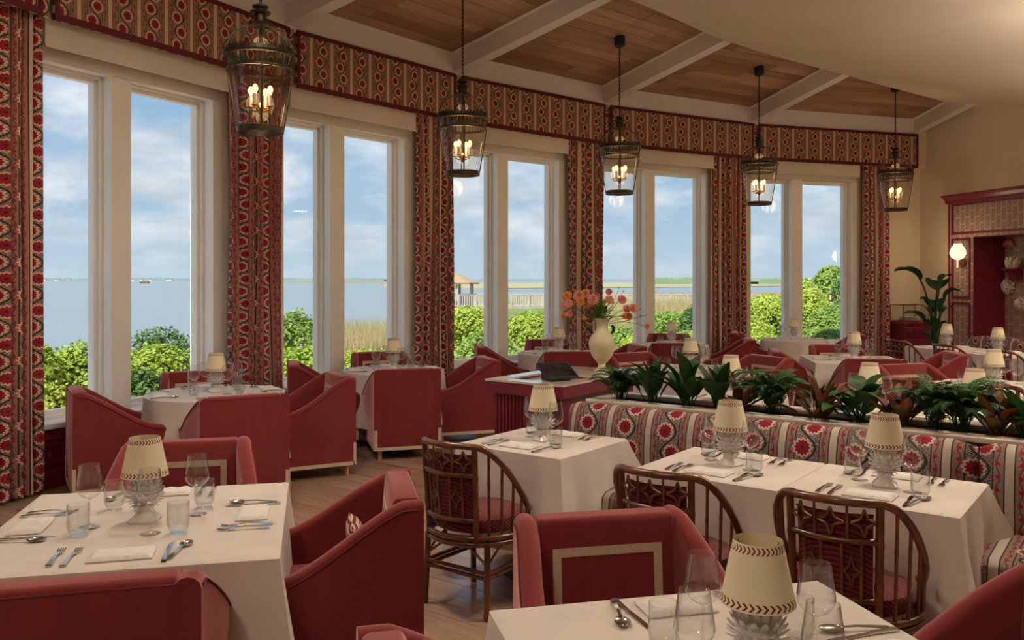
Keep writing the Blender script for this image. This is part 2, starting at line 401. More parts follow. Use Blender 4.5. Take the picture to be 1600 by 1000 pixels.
def build_bay():
    for f in F:
        i = f.i; L = f.L; x0 = max(.06, f.st)
        nm = {0: 'bay beyond the left curtain', 1: 'nearest glazed bay', 2: 'second glazed bay from the left', 3: 'third glazed bay from the left', 4: 'fourth glazed bay from the left', 5: 'farthest glazed bay on the right'}[i]
        ext = .0 if i < 5 else .75
        w = MB()
        w.box(-.06, x0, OO, OW, -.7, CEIL0+.9); w.box(f.pc, L+.06+ext, OO, OW, -.7, CEIL0+.9)
        w.box(x0, f.pc, OO, OW, HEAD, CEIL0+.9); w.box(x0, f.pc, OO, OW, -.7, SILL-.04)
        wall = tag(fobj(f, w, 'wall_bay', MT['wwhite'] if i < 5 else MT['cream']), 'painted wall piers and header of the '+nm, 'wall', kind='structure')
        # wainscot below the sill
        g = MB(); g.box(0, L, OW, OW+.035, 0, SILL-.05); g.box(0, L, OW+.035, OW+.06, 0, .14); g.box(0, L, OW+.035, OW+.055, SILL-.13, SILL-.05)
        fobj(f, g, 'wainscot', MT['crimson'], wall)
        for k in range(4):
            a = .08+k*(L-.16)/4; b = a+(L-.16)/4-.08
            q = MB()
            for (u0, u1, v0, v1) in ((a, b, .18, .205), (a, b, SILL-.19, SILL-.165), (a, a+.025, .18, SILL-.165), (b-.025, b, .18, SILL-.165)):
                q.box(u0, u1, OW+.035, OW+.05, v0, v1)
            fobj(f, q, 'panel_moulding', MT['crimson'], wall)
        # window
        wn = tag(empty('window_%d' % (i+1)), 'twin tall white framed window of the '+nm, 'window', kind='structure')
        s = MB(); s.box(x0-.05, f.pc+.05, OO-.06, OW+.09, SILL-.045, SILL); fobj(f, s, 'window_sill', MT['wwhite'], wn, bev=.008)
        s = MB(); s.box(f.pa, f.pb, OO+.02, OW+.012, SILL, HEAD); fobj(f, s, 'mullion', MT['wwhite'], wn)
        s = MB(); s.box(x0-.02, f.pc+.1, OW, OW+.02, HEAD, HEAD+.14); fobj(f, s, 'head_casing', MT['white'], wn)
        s = MB(); s.box(f.pc, f.pc+.11, OW, OW+.018, SILL, HEAD); fobj(f, s, 'side_casing', MT['wwhite'], wn)
        for (a, b) in ((x0, f.pa), (f.pb, f.pc)):
            fr = MB(); wd = .055
            for st, (o0, o1) in enumerate(((OG-.03, OG+.05), (OG-.02, OG+.09))):
                k = (wd, .025)[st]
                fr.box(a, a+k, o0, o1, SILL, HEAD); fr.box(b-k, b, o0, o1, SILL, HEAD)
                fr.box(a, b, o0, o1, SILL, SILL+k*1.3); fr.box(a, b, o0, o1, HEAD-k, HEAD)
            fobj(f, fr, 'window_frame', MT['wwhite'], wn)
            p = MB(); p.box(a+wd, b-wd, OG, OG+.006, SILL+wd, HEAD-wd); fobj(f, p, 'pane', MT['pane'], wn)
        # roller shade drawn up under the pelmet
        rs = empty('roller_shade'); tag(rs, 'cream roller shade drawn up in the '+nm, 'shade')
        r = MB(); n = 10
        rings = [[(xx, OW+.085+.055*math.cos(PI*(k/n)*2), HEAD+.33+.055*math.sin(PI*(k/n)*2)) for k in range(n)] for xx in (x0-.02, f.pc+.08)]
        r.loft(rings, True, True, True); fobj(f, r, 'roll', MT['white'], rs, smooth=True)
        r = MB(); r.box(x0-.02, f.pc+.08, OW+.138, OW+.142, HEAD+.10, HEAD+.33); r.box(x0-.02, f.pc+.08, OW+.130, OW+.150, HEAD+.08, HEAD+.105)
        fobj(f, r, 'shade_cloth', MT['white'], rs)
        # pelmet
        pm = empty('pelmet'); tag(pm, 'floral striped fabric pelmet edged in crimson over the '+nm, 'pelmet', 'pelmets around the bay')
        e = .055; A, B = e, L-e
        if i == 5: B = L
        q = MB(); us = [(A, 0), (B, 0)]; off = .02*i
        q.add([(A, 0, PB), (B, 0, PB), (B, 0, PT), (A, 0, PT), (A, -.03, PB), (B, -.03, PB), (B, -.03, PT), (A, -.03, PT)],
              [(0, 1, 2, 3), (5, 4, 7, 6), (0, 4, 5, 1), (3, 2, 6, 7), (0, 3, 7, 4), (1, 5, 6, 2)], [(A+off, PB), (B+off, PB), (B+off, PT), (A+off, PT)]*2)
        fobj(f, q, 'fabric_panel', MT['pelmet'], pm)
        for nme, bx in (('top_tape', (A, B, PT-.045, PT)), ('bottom_tape', (A, B, PB, PB+.055)), ('side_tape', (A, A+.04, PB+.055, PT-.045)), ('side_tape', (B-.04, B, PB+.055, PT-.045))):
            t = MB(); t.box(bx[0], bx[1], 0, .008, bx[2], bx[3]); fobj(f, t, nme, MT['crimson_tape'], pm)
        if i == 5:
            t = MB(); t.box(B, B+.012, OW, 0, PB, PT); fobj(f, t, 'return_end', MT['crimson_tape'], pm)
        # narrow printed strip across the joint
        c = MB(); c.add([(L-.075, -.012, PB), (L+.03, -.016, PB), (L+.03, -.016, PT), (L-.075, -.012, PT)], [(0, 1, 2, 3)], [(.09, PB), (.195, PB), (.195, PT), (.09, PT)])
        c.add([(L-.075, -.032, PB), (L+.03, -.036, PB), (L+.03, -.036, PT), (L-.075, -.032, PT)], [(3, 2, 1, 0)])
        if i < 5: fobj(f, c, 'joint_strip', MT['pelmet'], pm)
        # frieze above the pelmet
        z = MB(); z.box(-.01, L+.01, OW, -.02, PT-.03, CEIL0+.35)
        tag(fobj(f, z, 'trim_%d' % (i+1), MT['white']), 'white frieze board above the pelmet of the '+nm, 'trim', kind='structure')
    # bulkhead past the last pelmet
    f = F[5]; z = MB(); z.box(f.L+.012, f.L+.7, OW, -.06, PB+.02, CEIL0+.5)
    tag(fobj(f, z, 'trim_7', MT['cream']), 'cream bulkhead box at the right end of the pelmets', 'trim', kind='structure')
build_bay()
def build_curtains():
    spans = [(0, -14, 62, 'far left edge of the picture'), (1, 354, 439, 'nearest lantern'), (2, 651, 708, 'second lantern'), (3, 887, 943, 'third lantern'), (4, 1110, 1165, 'fourth lantern'), (5, 1346, 1388, 'cream wall')]
    for (fi, p0, p1, wh) in spans:
        f = F[fi]; o = -.11; a, b = f.t(p0, o), f.t(p1, o); wd = b-a; n = max(4, round(wd/.115)); NS = n*10; NZ = 26
        rings = []; uvs = []
        ph = random.random()*6
        for k in range(NZ+1):
            s = k/NZ; z = .015+(PB+.12-.015)*s; ring = []; uv = []
            spread = 1.0-.05*math.sin(PI*s)
            for j in range(NS+1):
                q = j/NS
                w = math.sin(2*PI*n*q+ph+.5*math.sin(5*s+q*9))
                amp = (.040+.014*math.sin(q*23+ph))*(1.15-.3*s)
                x = a+wd*(.5+(q-.5)*spread)+.012*math.sin(4*PI*n*q+ph)
                ring.append((x, o+amp*w, z)); uv.append((q*wd*1.75+.06*fi, z))
            rings.append(ring); uvs.append(uv)
        back = [[(p[0], p[1]-.008, p[2]) for p in r] for r in rings]
        m = MB(); m.loft(rings, False, uvs=uvs); m.loft([list(reversed(r)) for r in back], False, uvs=[list(reversed(u)) for u in uvs])
        c = empty('curtain'); 
        lab = {0: 'floral striped curtain at the far left edge of the picture', 5: 'floral striped curtain hanging beside the cream wall on the right'}.get(fi, 'floral striped curtain hanging behind the %s' % wh)
        tag(c, lab, 'curtain', 'curtains between the bay windows')
        fobj(f, m, 'curtain_cloth', MT['curtain'], c, smooth=True)
        r = MB(); r.tube([(a-.03, -.11, PB+.17), (b+.03, -.11, PB+.17)], .014, 8); fobj(f, r, 'curtain_rod', MT['bronze'], c, smooth=True)
build_curtains()
# ------------------------------------------------------------------ ceiling
def build_ceiling():
    c = MB()
    for f in F:
        ta = math.tan(.5*(JA[f.i]-JA[f.i+1])); D = 5.2
        P = [f.M @ Vector((x, y, CEIL0+.045+SLOPE*(y))) for x, y in ((0, -.1), (f.L, -.1), (f.L-D*ta, D), (D*ta, D))]
        Q = [p+Vector((0, 0, .15)) for p in P]
        c.add(P+Q, [(0, 1, 2, 3), (7, 6, 5, 4), (0, 4, 5, 1), (2, 6, 7, 3), (1, 5, 6, 2), (0, 3, 7, 4)])
    ceil = tag(c.obj('ceiling', MT['ceilwood']), 'sloping oak boarded ceiling over the bay', 'ceiling', kind='structure')
    rng = random.Random(4)
    for f in F[1:]:
        ta = math.tan(.5*(JA[f.i]-JA[f.i+1])); wd = .185; rows = 17
        for r in range(rows):
            y0 = -.02+r*wd; y1 = y0+wd-.004; a, b = (y0+.02)*ta, f.L-(y0+.02)*ta; x = a-rng.random()*1.0
            while x < b:
                ln = rng.choice((1.1, 1.35, 1.6, 1.9)); xa, xb = max(x, a), min(x+ln-.004, b)
                if xb-xa > .05:
                    m = MB(); hh = rng.uniform(0, .004); m.box(0, xb-xa, 0, y1-y0, hh, .03)
                    o = link('ceiling_plank', m.mesh('ceiling_plank', MT['ceilwood']), ceil)
                    sl = Matrix.Rotation(math.atan(SLOPE), 4, 'X')
                    # a right-handed frame: x along the wall, y inwards and up
                    M = f.M @ Matrix.Translation((xa, y0, CEIL0+.012+SLOPE*y0)) @ Matrix(((1, 0, 0, 0), (0, sl[1][1], sl[1][2], 0), (0, sl[2][1], sl[2][2], 0), (0, 0, 0, 1)))
                    me = o.data; me.transform(Matrix(((1, 0, 0, 0), (0, 1, 0, 0), (0, 0, 1, 0), (0, 0, 0, 1))))
                    # bake the mirrored frame into the mesh so that the object keeps a proper rotation
                    R = M.to_3x3(); bx, by, bz = R.col[0], R.col[1], R.col[2]
                    rz = Vector(bx).cross(Vector(by))
                    for v in me.vertices: v.co.z = v.co.z*(1 if rz.dot(bz) > 0 else -1)
                    me.flip_normals() if rz.dot(bz) < 0 else None
                    o.matrix_basis = Matrix(((bx.x, by.x, rz.x, M[0][3]), (bx.y, by.y, rz.y, M[1][3]), (bx.z, by.z, rz.z, M[2][3]), (0, 0, 0, 1)))
                x += ln
    for k in range(1, 7):
        p = J[k]; d = (CEN-p).normalized(); s = Vector((-d.y, d.x)); hw = .085
        rings = []
        for q in (-.05, 5.2):
            z0 = PT+.03+SLOPE*q; z1 = z0+.34; c0 = p+d*q
            rings.append([Vector((*(c0-s*hw), z0)), Vector((*(c0+s*hw), z0)), Vector((*(c0+s*hw), z1)), Vector((*(c0-s*hw), z1))])
        b = MB(); b.loft(rings, True, True, True)
        wh = ['', 'left of the nearest lantern', 'at the second lantern', 'at the third lantern', 'at the fourth lantern', 'before the last lantern', 'at the right end of the bay'][k]
        be = tag(b.obj('ceiling_beam', MT['white']), 'white painted ceiling beam meeting the pelmet joint '+{1: 'at far left', 2: 'by the nearest lantern', 3: 'by the second lantern', 4: 'by the third lantern', 5: 'by the fourth lantern', 6: 'at the right end'}[k], 'beam', 'radial ceiling beams', 'structure')
        for sg in (-1, 1):
            rr = []
            for q in (-.05, 5.2):
                c0 = p+d*q+s*(sg*hw); z1 = CEIL0+.02+SLOPE*q; c1 = c0+s*(sg*.025)
                rr.append([Vector((*c0, z1-.035)), Vector((*c1, z1-.015)), Vector((*c1, z1+.02)), Vector((*c0, z1+.02))])
            m = MB(); m.loft(rr, True, True, True); m.obj('beam_moulding', MT['white'], be)
    # ivory soffit: a shallow bowl that hangs below the oak ceiling
    ed = [at(x, y, 4.75) for x, y in ((985, 0), (1147, 68), (1330, 120), (1460, 155))]
    pts = [ed[0]-(ed[1]-ed[0])*5+Vector((-.0, .0, 0)), ed[0]-(ed[1]-ed[0])*2.2+Vector((.6, -.4, 0))*-.2, ed[0], ed[1], ed[2], ed[3], ed[3]+(ed[3]-ed[2])*1.6]
    def spl(ps, n=12):
        out = []
        for i in range(len(ps)-1):
            p0, p1, p2, p3 = ps[max(i-1, 0)], ps[i], ps[i+1], ps[min(i+2, len(ps)-1)]
            for k in range(n):
                t = k/n; out.append(.5*((2*p1)+(p2-p0)*t+(2*p0-5*p1+4*p2-p3)*t*t+(3*p1-p0-3*p2+p3)*t*t*t))
        return out+[ps[-1]]
    e = spl(pts); nd = Vector((.62, -.78, 0))
    rings = [[p+Vector((0, 0, .9)) for p in e]]
    for s in (0, .02, .3, .7, 1.2, 1.8, 2.6, 3.6, 5, 7, 10, 16, 22):
        z = -.26*min(s, 2.2)*(1-.12*min(s, 2.2))-.02*max(0, s-2.2)*0
        rings.append([p+nd*s+Vector((0, 0, z)) for p in e])
    m = MB(); m.loft(rings, False); tag(m.obj('ceiling', MT['soffit'], smooth=True), 'smooth ivory plaster soffit bowing down over the dining room', 'ceiling', kind='structure')
    r = MB(); rp = [(CEN.x+(RAD+.75)*math.cos(JA[0]+.25-k*.05), CEN.y+(RAD+.75)*math.sin(JA[0]+.25-k*.05)) for k in range(27)]+[(13.5, 14), (14, -4.3), (-5.2, -4.3)]
    r.prism(rp, .15, Matrix.Translation((0, 0, 6.3))); tag(r.obj('roof', MT['white']), 'flat roof slab above the dining room', 'roof', kind='structure')
build_ceiling()
# ------------------------------------------------------------------ floor
EA = math.radians(-37.0); E1 = Vector((math.cos(EA), math.sin(EA))); E2 = Vector((-math.sin(EA), math.cos(EA)))
def build_floor():
    m = MB(); m.box(-9, 14, -7, 18, -.12, -.016)
    m.v = [p for p in m.v]
    fl = tag(m.obj('floor', MT['floorwood']), 'oak plank dining room floor', 'floor', kind='structure')
    rng = random.Random(9); wd = .125; cand = []
    stuff = MB()
    for r in range(-60, 150):
        b0 = r*wd; a = -14+rng.random()*1.5
        while a < 14:
            ln = rng.choice((.9, 1.2, 1.5, 1.9)); c = E1*(a+ln/2)+E2*(b0+wd/2)
            if -4.6 < c.x < 11 and -2 < c.y < 16.2 and (c-CEN).length < RAD-.1:
                y = c.y; px = CX+FPX*c.x/max(y, .1); py = HY+FPX*EYE/max(y, .1)
                vis = y > 2.5 and 380 < px < 960 and 600 < py < 1090
                cand.append((not vis, -1/max(y, .3), a, ln, b0))
            a += ln
    cand.sort(key=lambda q: (q[0], q[1]))
    for i, (nv, _, a, ln, b0) in enumerate(cand):
        h = rng.uniform(-.0016, 0)
        if i < 290:
            m = MB(); m.box(.0012, ln-.0012, .0012, wd-.0012, -.016, h)
            o = link('floor_plank', m.mesh('floor_plank', MT['floorwood'], bev=.0012, seg=1, smooth=False), fl)
            p = E1*a+E2*b0; o.location = (p.x, p.y, 0); o.rotation_euler = (0, 0, EA)
        else:
            M = Matrix.Translation((*(E1*a+E2*b0), 0)) @ Matrix.Rotation(EA, 4, 'Z'); stuff.box(.0012, ln-.0012, .0012, wd-.0012, -.016, h, M)
    s = stuff.obj('floor_planks', MT['floorwood'], fl); s['kind'] = 'stuff'
build_floor()
# ------------------------------------------------------------------ right hand wall with the niche
RW0 = F[5].M @ Vector((F[5].t(1437, OW), OW, 0)); RD = Vector((.237, -1)).normalized(); RN = Vector((-RD.y, RD.x))*-1   # RN points into the room
def build_right_wall():
    RM = Matrix(((RD.x, RN.x, 0, RW0.x), (RD.y, RN.y, 0, RW0.y), (0, 0, 1, 0), (0, 0, 0, 1)))
    def rt(px, o=0):
        k = (px-CX)/FPX; p = Vector((RW0.x, RW0.y))+RN*o
        return (k*p.y-p.x)/(RD.x-k*RD.y)
    def ro(mb, name, mat, parent=None, **k):
        mb.v = [tuple(RM @ Vector(p)) for p in mb.v]; return mb.obj(name, mat, parent, **k)
    a = rt(1484, .06); j0 = rt(1520, .06); j1 = j0+2.3; b = j1+(j0-a); ZT = 3.17; zl = 2.42
    w = MB(); w.box(-.3, j0, -.3, 0, -.1, 6.2); w.box(j1, 21, -.3, 0, -.1, 6.3); w.box(j0, j1, -.3, 0, zl, 6.2); w.box(j0-.3, j1+.3, -.75, -.6, -.1, 3.3)
    tag(ro(w, 'wall_right', MT['cream']), 'plain cream plaster wall on the right', 'wall', kind='structure')
    t = empty('niche_surround'); tag(t, 'crimson framed wallpapered surround of the niche on the right', 'cabinetry')
    def uvbox(x0, x1, y0, y1, z0, z1):
        m = MB(); m.box(x0, x1, y0, y1, z0, z1); m.uv = [(p[0]-p[1], p[2]) for p in m.v]; return m
    for nm, q in (('wallpaper_panel', (a, j0, .0, .05, 0, zl)), ('wallpaper_panel', (j1, b, .0, .05, 0, zl)), ('wallpaper_panel', (a, b, .0, .05, zl, ZT-.08)), ('niche_back', (j0, j1, -.6, -.58, 0, zl))):
        ro(uvbox(*q), nm, MT['wallpaper'], t)
    for q in ((j0-.0, j0+.015, -.6, .055), (j1-.015, j1, -.6, .055)):
        m = MB(); m.box(q[0], q[1], q[2], q[3], 0, zl); ro(m, 'jamb', MT['crimson'], t)
    m = MB(); m.box(j0, j1, -.6, .055, zl-.015, zl); ro(m, 'lintel', MT['crimson'], t)
    prof = [(0, ZT-.14), (.07, ZT-.14), (.08, ZT-.10), (.12, ZT-.05), (.17, ZT-.02), (.17, ZT), (0, ZT)]
    m = MB(); m.loft([[(x, o, z) for o, z in prof] for x in (a-.10, b+.1)], True, True, True); ro(m, 'cornice', MT['crimson'], t)
    m = MB(); m.box(a-.03, a, 0, .07, 0, ZT-.1); ro(m, 'corner_post', MT['crimson'], t)
    def frame(x0, x1, z0, z1, o0=.05):
        k = .035; m = MB()
        m.box(x0, x1, o0, o0+.018, z0, z0+k); m.box(x0, x1, o0, o0+.018, z1-k, z1); m.box(x0, x0+k, o0, o0+.018, z0+k, z1-k); m.box(x1-k, x1, o0, o0+.018, z0+k, z1-k)
        ro(m, 'panel_moulding', MT['crimson'], t)
    frame(a+.05, b-.05, zl+.05, ZT-.16); frame(a+.05, j0-.06, 1.36, zl-.02); frame(a+.05, j0-.06, .3, 1.29)
    frame(j1+.06, b-.05, 1.36, zl-.02); frame(j1+.06, b-.05, .3, 1.29)
    # sconce on the pilaster
    sx = (a+j0)/2+.04; s = empty('wall_sconce', RM @ Vector((sx, .068, 1.98)), math.atan2(RN.y, RN.x)-PI/2)
    tag(s, 'lit globe wall sconce on a brass arm beside the niche', 'wall lamp')
    m = MB(); m.lathe([(.0, 0), (.075, 0), (.075, .018), (.0, .02)], 20, M=Matrix.Rotation(-PI/2, 4, 'X')); m.obj('backplate', MT['brass'], s, smooth=True)
    m = MB(); m.tube([(0, .01, 0), (-.0, .10, .0), (-.06, .15, 0), (-.09, .17, .02)], .013, 8); m.obj('arm', MT['brass'], s, smooth=True)
    m = MB(); m.tube([(-.09, .17, -.10), (-.09, .17, .04)], .02, 10); m.obj('stem', MT['ceramic'], s, smooth=True)
    m = MB(); m.lathe([(.028, .04), (.09, .07), (.128, .135), (.128, .19), (.10, .26), (.07, .295), (.068, .32), (.0, .318)], 24, (-.09, .17, 0)); m.obj('globe', MT['globe'], s, smooth=True)
    ld = bpy.data.lights.new('sconce_light', 'POINT'); ld.energy = 14; ld.color = (1, .72, .42); ld.shadow_soft_size = .13
    lo = bpy.data.objects.new('sconce_light', ld); COL.objects.link(lo); lo.parent = s; lo.location = (-.09, .34, .18)
    # shells and corals on the niche wall
    def wpos(px, py, o=-.575):
        tt = rt(px, o); p = Vector((RW0.x, RW0.y))+RD*tt+RN*o; z = EYE+(HY-py)*p.y/FPX; return RM @ Vector((tt, o, z)), p.y/FPX
    ang = math.atan2(RN.y, RN.x)-PI/2
    p, k = wpos(1577, 382); m = MB()
    rows = []
    for j in range(6):
        r = .02+j*.022; rows.append([(math.cos(q)*r, .03+.030*math.sin(PI*j/5)+(.009 if ii % 2 else 0), math.sin(q)*r-.04) for ii, q in enumerate([PI*(.02+.96*z/24) for z in range(25)])])
    m.loft(rows, False); bb = [[(x, 0, z) for x, y, z in rw] for rw in rows]; m.loft([list(reversed(r)) for r in bb], False); m.loft([rows[-1], bb[-1]], False)
    o = m.obj('scallop_shell', MT['shell'], smooth=True); o.location = p; o.rotation_euler = (0, 0, ang); tag(o, 'pink scallop shell hung on the niche wallpaper', 'shell')
    def coral(px, py, rx, rz, name, label, n=160):
        p, k = wpos(px, py); m = MB(); rng = random.Random(px)
        for q in range(n):
            r = math.sqrt(rng.random()); th = rng.random()*2*PI; x, z = rx*r*math.cos(th), rz*r*math.sin(th); y = .11*(1-r*r)+.012
            s = rng.uniform(.012, .026)
            m.lathe([(0, -s), (s*.8, -s*.6), (s, 0), (s*.8, s*.6), (0, s)], 6, (x, y, z))
        m.lathe([(0, -rz*.9), (rx*.6, -rz*.5), (rx*.85, 0), (rx*.6, rz*.5), (0, rz*.9)], 12, (0, 0.0, 0), M=Matrix.Scale(.35, 4, (0, 1, 0)))
        o = m.obj(name, MT['coral'], smooth=True); o.location = p; o.rotation_euler = (0, 0, ang); return tag(o, label, 'coral')
    coral(1577, 447, .12, .14, 'coral_piece', 'rounded white coral hung low on the niche wallpaper')
    coral(1597, 475, .10, .10, 'coral_piece', 'small white coral at the right edge of the picture')
    p, k = wpos(1592, 421); br = empty('wall_bracket', p, ang); tag(br, 'crimson carved wall bracket on the niche wallpaper', 'bracket')
    m = MB(); m.lathe([(.02, -.20), (.05, -.16), (.06, -.08), (.12, -.03), (.16, 0), (.16, .02), (0, .02)], 16, (0, .13, 0)); m.obj('bracket_body', MT['crimson'], br, smooth=True)
    m = MB(); m.box(-.08, .08, .0, .14, -.18, .015); m.obj('back_block', MT['crimson'], br)
    m = MB(); rng = random.Random(3)
    for q in range(26):
        th = rng.random()*2*PI; rr = rng.uniform(.02, .10); hh = rng.uniform(.08, .2)
        m.tube([(rr*.4*math.cos(th), .13+rr*.4*math.sin(th), .02), (rr*math.cos(th), .13+rr*math.sin(th), .02+hh*.5), (rr*1.4*math.cos(th+.3), .13+rr*1.2*math.sin(th+.3), .02+hh)], [.03, .036, .018], 7)
    o = m.obj('coral_piece', MT['coral'], smooth=True); o.location = p; o.rotation_euler = (0, 0, ang); tag(o, 'branching white coral standing on the crimson bracket', 'coral')
build_right_wall()

def build_back_walls():
    # plain walls behind and beside the camera close the room
    a = F[0].M @ Vector((0, OW, 0)); m = MB(); d = (Vector((-4.9, -4.0))-Vector((a.x, a.y))).normalized(); n = Vector((-d.y, d.x)); L = (Vector((-4.9, -4.0))-Vector((a.x, a.y))).length
    M = Matrix(((d.x, n.x, 0, a.x), (d.y, n.y, 0, a.y), (0, 0, 1, 0), (0, 0, 0, 1)))
    m.box(-.05, L, -.3, 0, -.1, 6.3, M); tag(m.obj('wall_left', MT['cream']), 'plain cream wall on the left behind the camera', 'wall', kind='structure')
    m = MB(); m.box(-5.2, 14, -4.3, -4.0, -.1, 6.3); tag(m.obj('wall_back', MT['cream']), 'plain cream wall behind the camera', 'wall', kind='structure')
build_back_walls()
# ------------------------------------------------------------------ lanterns
def make_lantern(proto_name='hanging_lantern'):
    # origin at the bottom ring; ring diameter .57
    t = empty(proto_name); B = MT['bronze']
    RT, ZT, RB = .268, .60, .17
    m = MB(); m.lathe([(RB-.012, 0), (RB+.012, 0), (RB+.018, .045), (RB+.004, .05), (RB-.008, .045), (RB-.012, 0)], 32); m.obj('bottom_ring', B, t, smooth=True)
    m = MB(); m.lathe([(RB, .045), (RT-.022, ZT-.09)], 40); m.obj('glass_body', MT['lglass'], t, smooth=True)
    m = MB(); m.lathe([(RT-.022, ZT-.105), (RT-.010, ZT-.105), (RT-.008, ZT-.085), (RT-.02, ZT-.085), (RT-.022, ZT-.105)], 40); m.obj('lower_band', B, t, smooth=True)
    m = MB(); m.lathe([(RT-.02, ZT-.085), (RT+.002, ZT)], 40); m.obj('gallery_glass', MT['lglass'], t, smooth=True)
    m = MB()
    for k in range(44):
        a = 2*PI*k/44; c, s = math.cos(a), math.sin(a)
        m.tube([((RT-.016)*c, (RT-.016)*s, ZT-.088), ((RT+.003)*c, (RT+.003)*s, ZT)], .0030, 4, caps=False)
    m.obj('fretwork', B, t)
    m = MB(); m.lathe([(RT-.005, ZT), (RT+.018, ZT), (RT+.020, ZT+.012), (RT+.006, ZT+.022), (RT+.006, ZT+.05), (RT-.012, ZT+.05), (RT-.012, ZT), (RT-.005, ZT)], 40)
    for k in range(48):
        a = 2*PI*k/48; m.box(-.006, .006, RT-.008, RT+.006, ZT+.05, ZT+.068, Matrix.Rotation(a, 4, 'Z'))
    m.obj('crown_ring', B, t, smooth=False)
    dome = [(RT-.015, ZT+.05), (RT-.02, ZT+.10), (RT-.045, ZT+.155), (RT-.085, ZT+.205), (RT-.14, ZT+.245), (.06, ZT+.272)]
    m = MB(); m.lathe(dome, 40); m.obj('glass_dome', MT['lglass'], t, smooth=True)
    for k in range(4):
        a = PI/4+k*PI/2; c, s = math.cos(a), math.sin(a)
        m = MB(); m.tube([((r+.004)*c, (r+.004)*s, z) for r, z in dome], .008, 6); m.obj('dome_rib', B, t, smooth=True)
        m = MB(); m.tube([((RB+.01)*c, (RB+.01)*s, .03), ((RT-.01)*c, (RT-.01)*s, ZT-.09)], .0065, 6); m.obj('corner_bar', B, t, smooth=True)
    z0 = ZT+.262
    m = MB(); m.lathe([(.09, z0), (.095, z0+.012), (.06, z0+.02), (.045, z0+.03), (.05, z0+.08), (.045, z0+.09), (.078, z0+.095), (.082, z0+.108), (.04, z0+.112), (.035, z0+.135), (.062, z0+.142), (.064, z0+.155), (.03, z0+.17), (0, z0+.175)], 24); m.obj('cap', B, t, smooth=True)
    # candle cluster
    m = MB(); m.tube([(0, 0, z0), (0, 0, .22)], .008, 6); m.obj('centre_rod', B, t, smooth=True)
    m = MB(); m.lathe([(0, .14), (.012, .15), (.03, .19), (.03, .21), (.012, .24), (0, .25)], 16); m.obj('cluster_hub', MT['brass'], t, smooth=True)
    for k in range(4):
        a = k*PI/2+.25; x, y = .085*math.cos(a), .085*math.sin(a)
        m = MB(); m.tube([(0, 0, .2), (x*.5, y*.5, .175), (x, y, .19), (x, y, .21)], .006, 6); m.lathe([(.0, .205), (.03, .208), (.03, .214), (0, .216)], 12, (x, y, 0)); m.obj('candle_arm', MT['brass'], t, smooth=True)
        m = MB(); m.lathe([(.0135, .21), (.0135, .30), (0, .302)], 12, (x, y, 0)); m.obj('candle_sleeve', MT['ceramic'], t, smooth=True)
        m = MB(); m.lathe([(.009, .30), (.011, .312), (.021, .332), (.0225, .346), (.017, .364), (.006, .376), (0, .378)], 14, (x, y, 0)); m.obj('bulb', MT['bulb'], t, smooth=True)
    return t, z0+.175
def build_lanterns():
    LR = 14.12
    spots = [(407, 'nearest the camera, before the left windows'), (723, 'second from the left'), (968, 'third from the left, above the flower vase'), (1186, 'fourth from the left'), (1399, 'farthest right, before the cream wall')]
    proto, top = make_lantern()
    for k, (px, wh) in enumerate(spots):
        q = (px-CX)/FPX
        # intersect the view column with the lantern circle
        A = q*q+1; Bq = -2*(q*CEN.x+CEN.y); Cq = CEN.x**2+CEN.y**2-LR*LR
        y = (-Bq+math.sqrt(Bq*Bq-4*A*Cq))/(2*A); x = q*y; zb = 2.80+(.055 if k == 0 else 0)
        o = place(proto, (x, y, zb), math.atan2(CEN.y-y, CEN.x-x), 'bronze and glass hanging lantern '+wh, 'lantern', 'hanging lanterns around the bay')
        dist = RAD*math.cos(.092)-LR; zc = CEIL0+SLOPE*(dist)
        # chain and canopy: their own parts per lantern
        h = zc-zb-top; m = MB(); n = int(h/.042)
        for j in range(n):
            zz = top-.012+(j+.5)*h/n; ang = (j % 2)*PI/2; pts = []
            for w in range(10):
                a = 2*PI*w/10; u = .011*math.cos(a); v = (.5*h/n+.008)*math.sin(a); pts.append((u*math.cos(ang), u*math.sin(ang), zz+v))
            m.tube(pts, .0035, 5, closed=True)
        m.obj('chain', MT['iron'], o, smooth=True)
        m = MB(); tilt = Matrix.Translation((0, 0, zc-zb)) @ Matrix.Rotation(-math.atan(SLOPE), 4, 'Y')
        m.lathe([(0, -.055), (.066, -.052), (.072, -.04), (.072, .012), (0, .012)], 20, M=tilt); m.obj('canopy', MT['iron'], o, smooth=True)
        ld = bpy.data.lights.new('lantern_light', 'POINT'); ld.energy = 8; ld.color = (1, .66, .34); ld.shadow_soft_size = .14
        lo = bpy.data.objects.new('lantern_light', ld); COL.objects.link(lo); lo.parent = o; lo.location = (0, 0, .36)
build_lanterns()
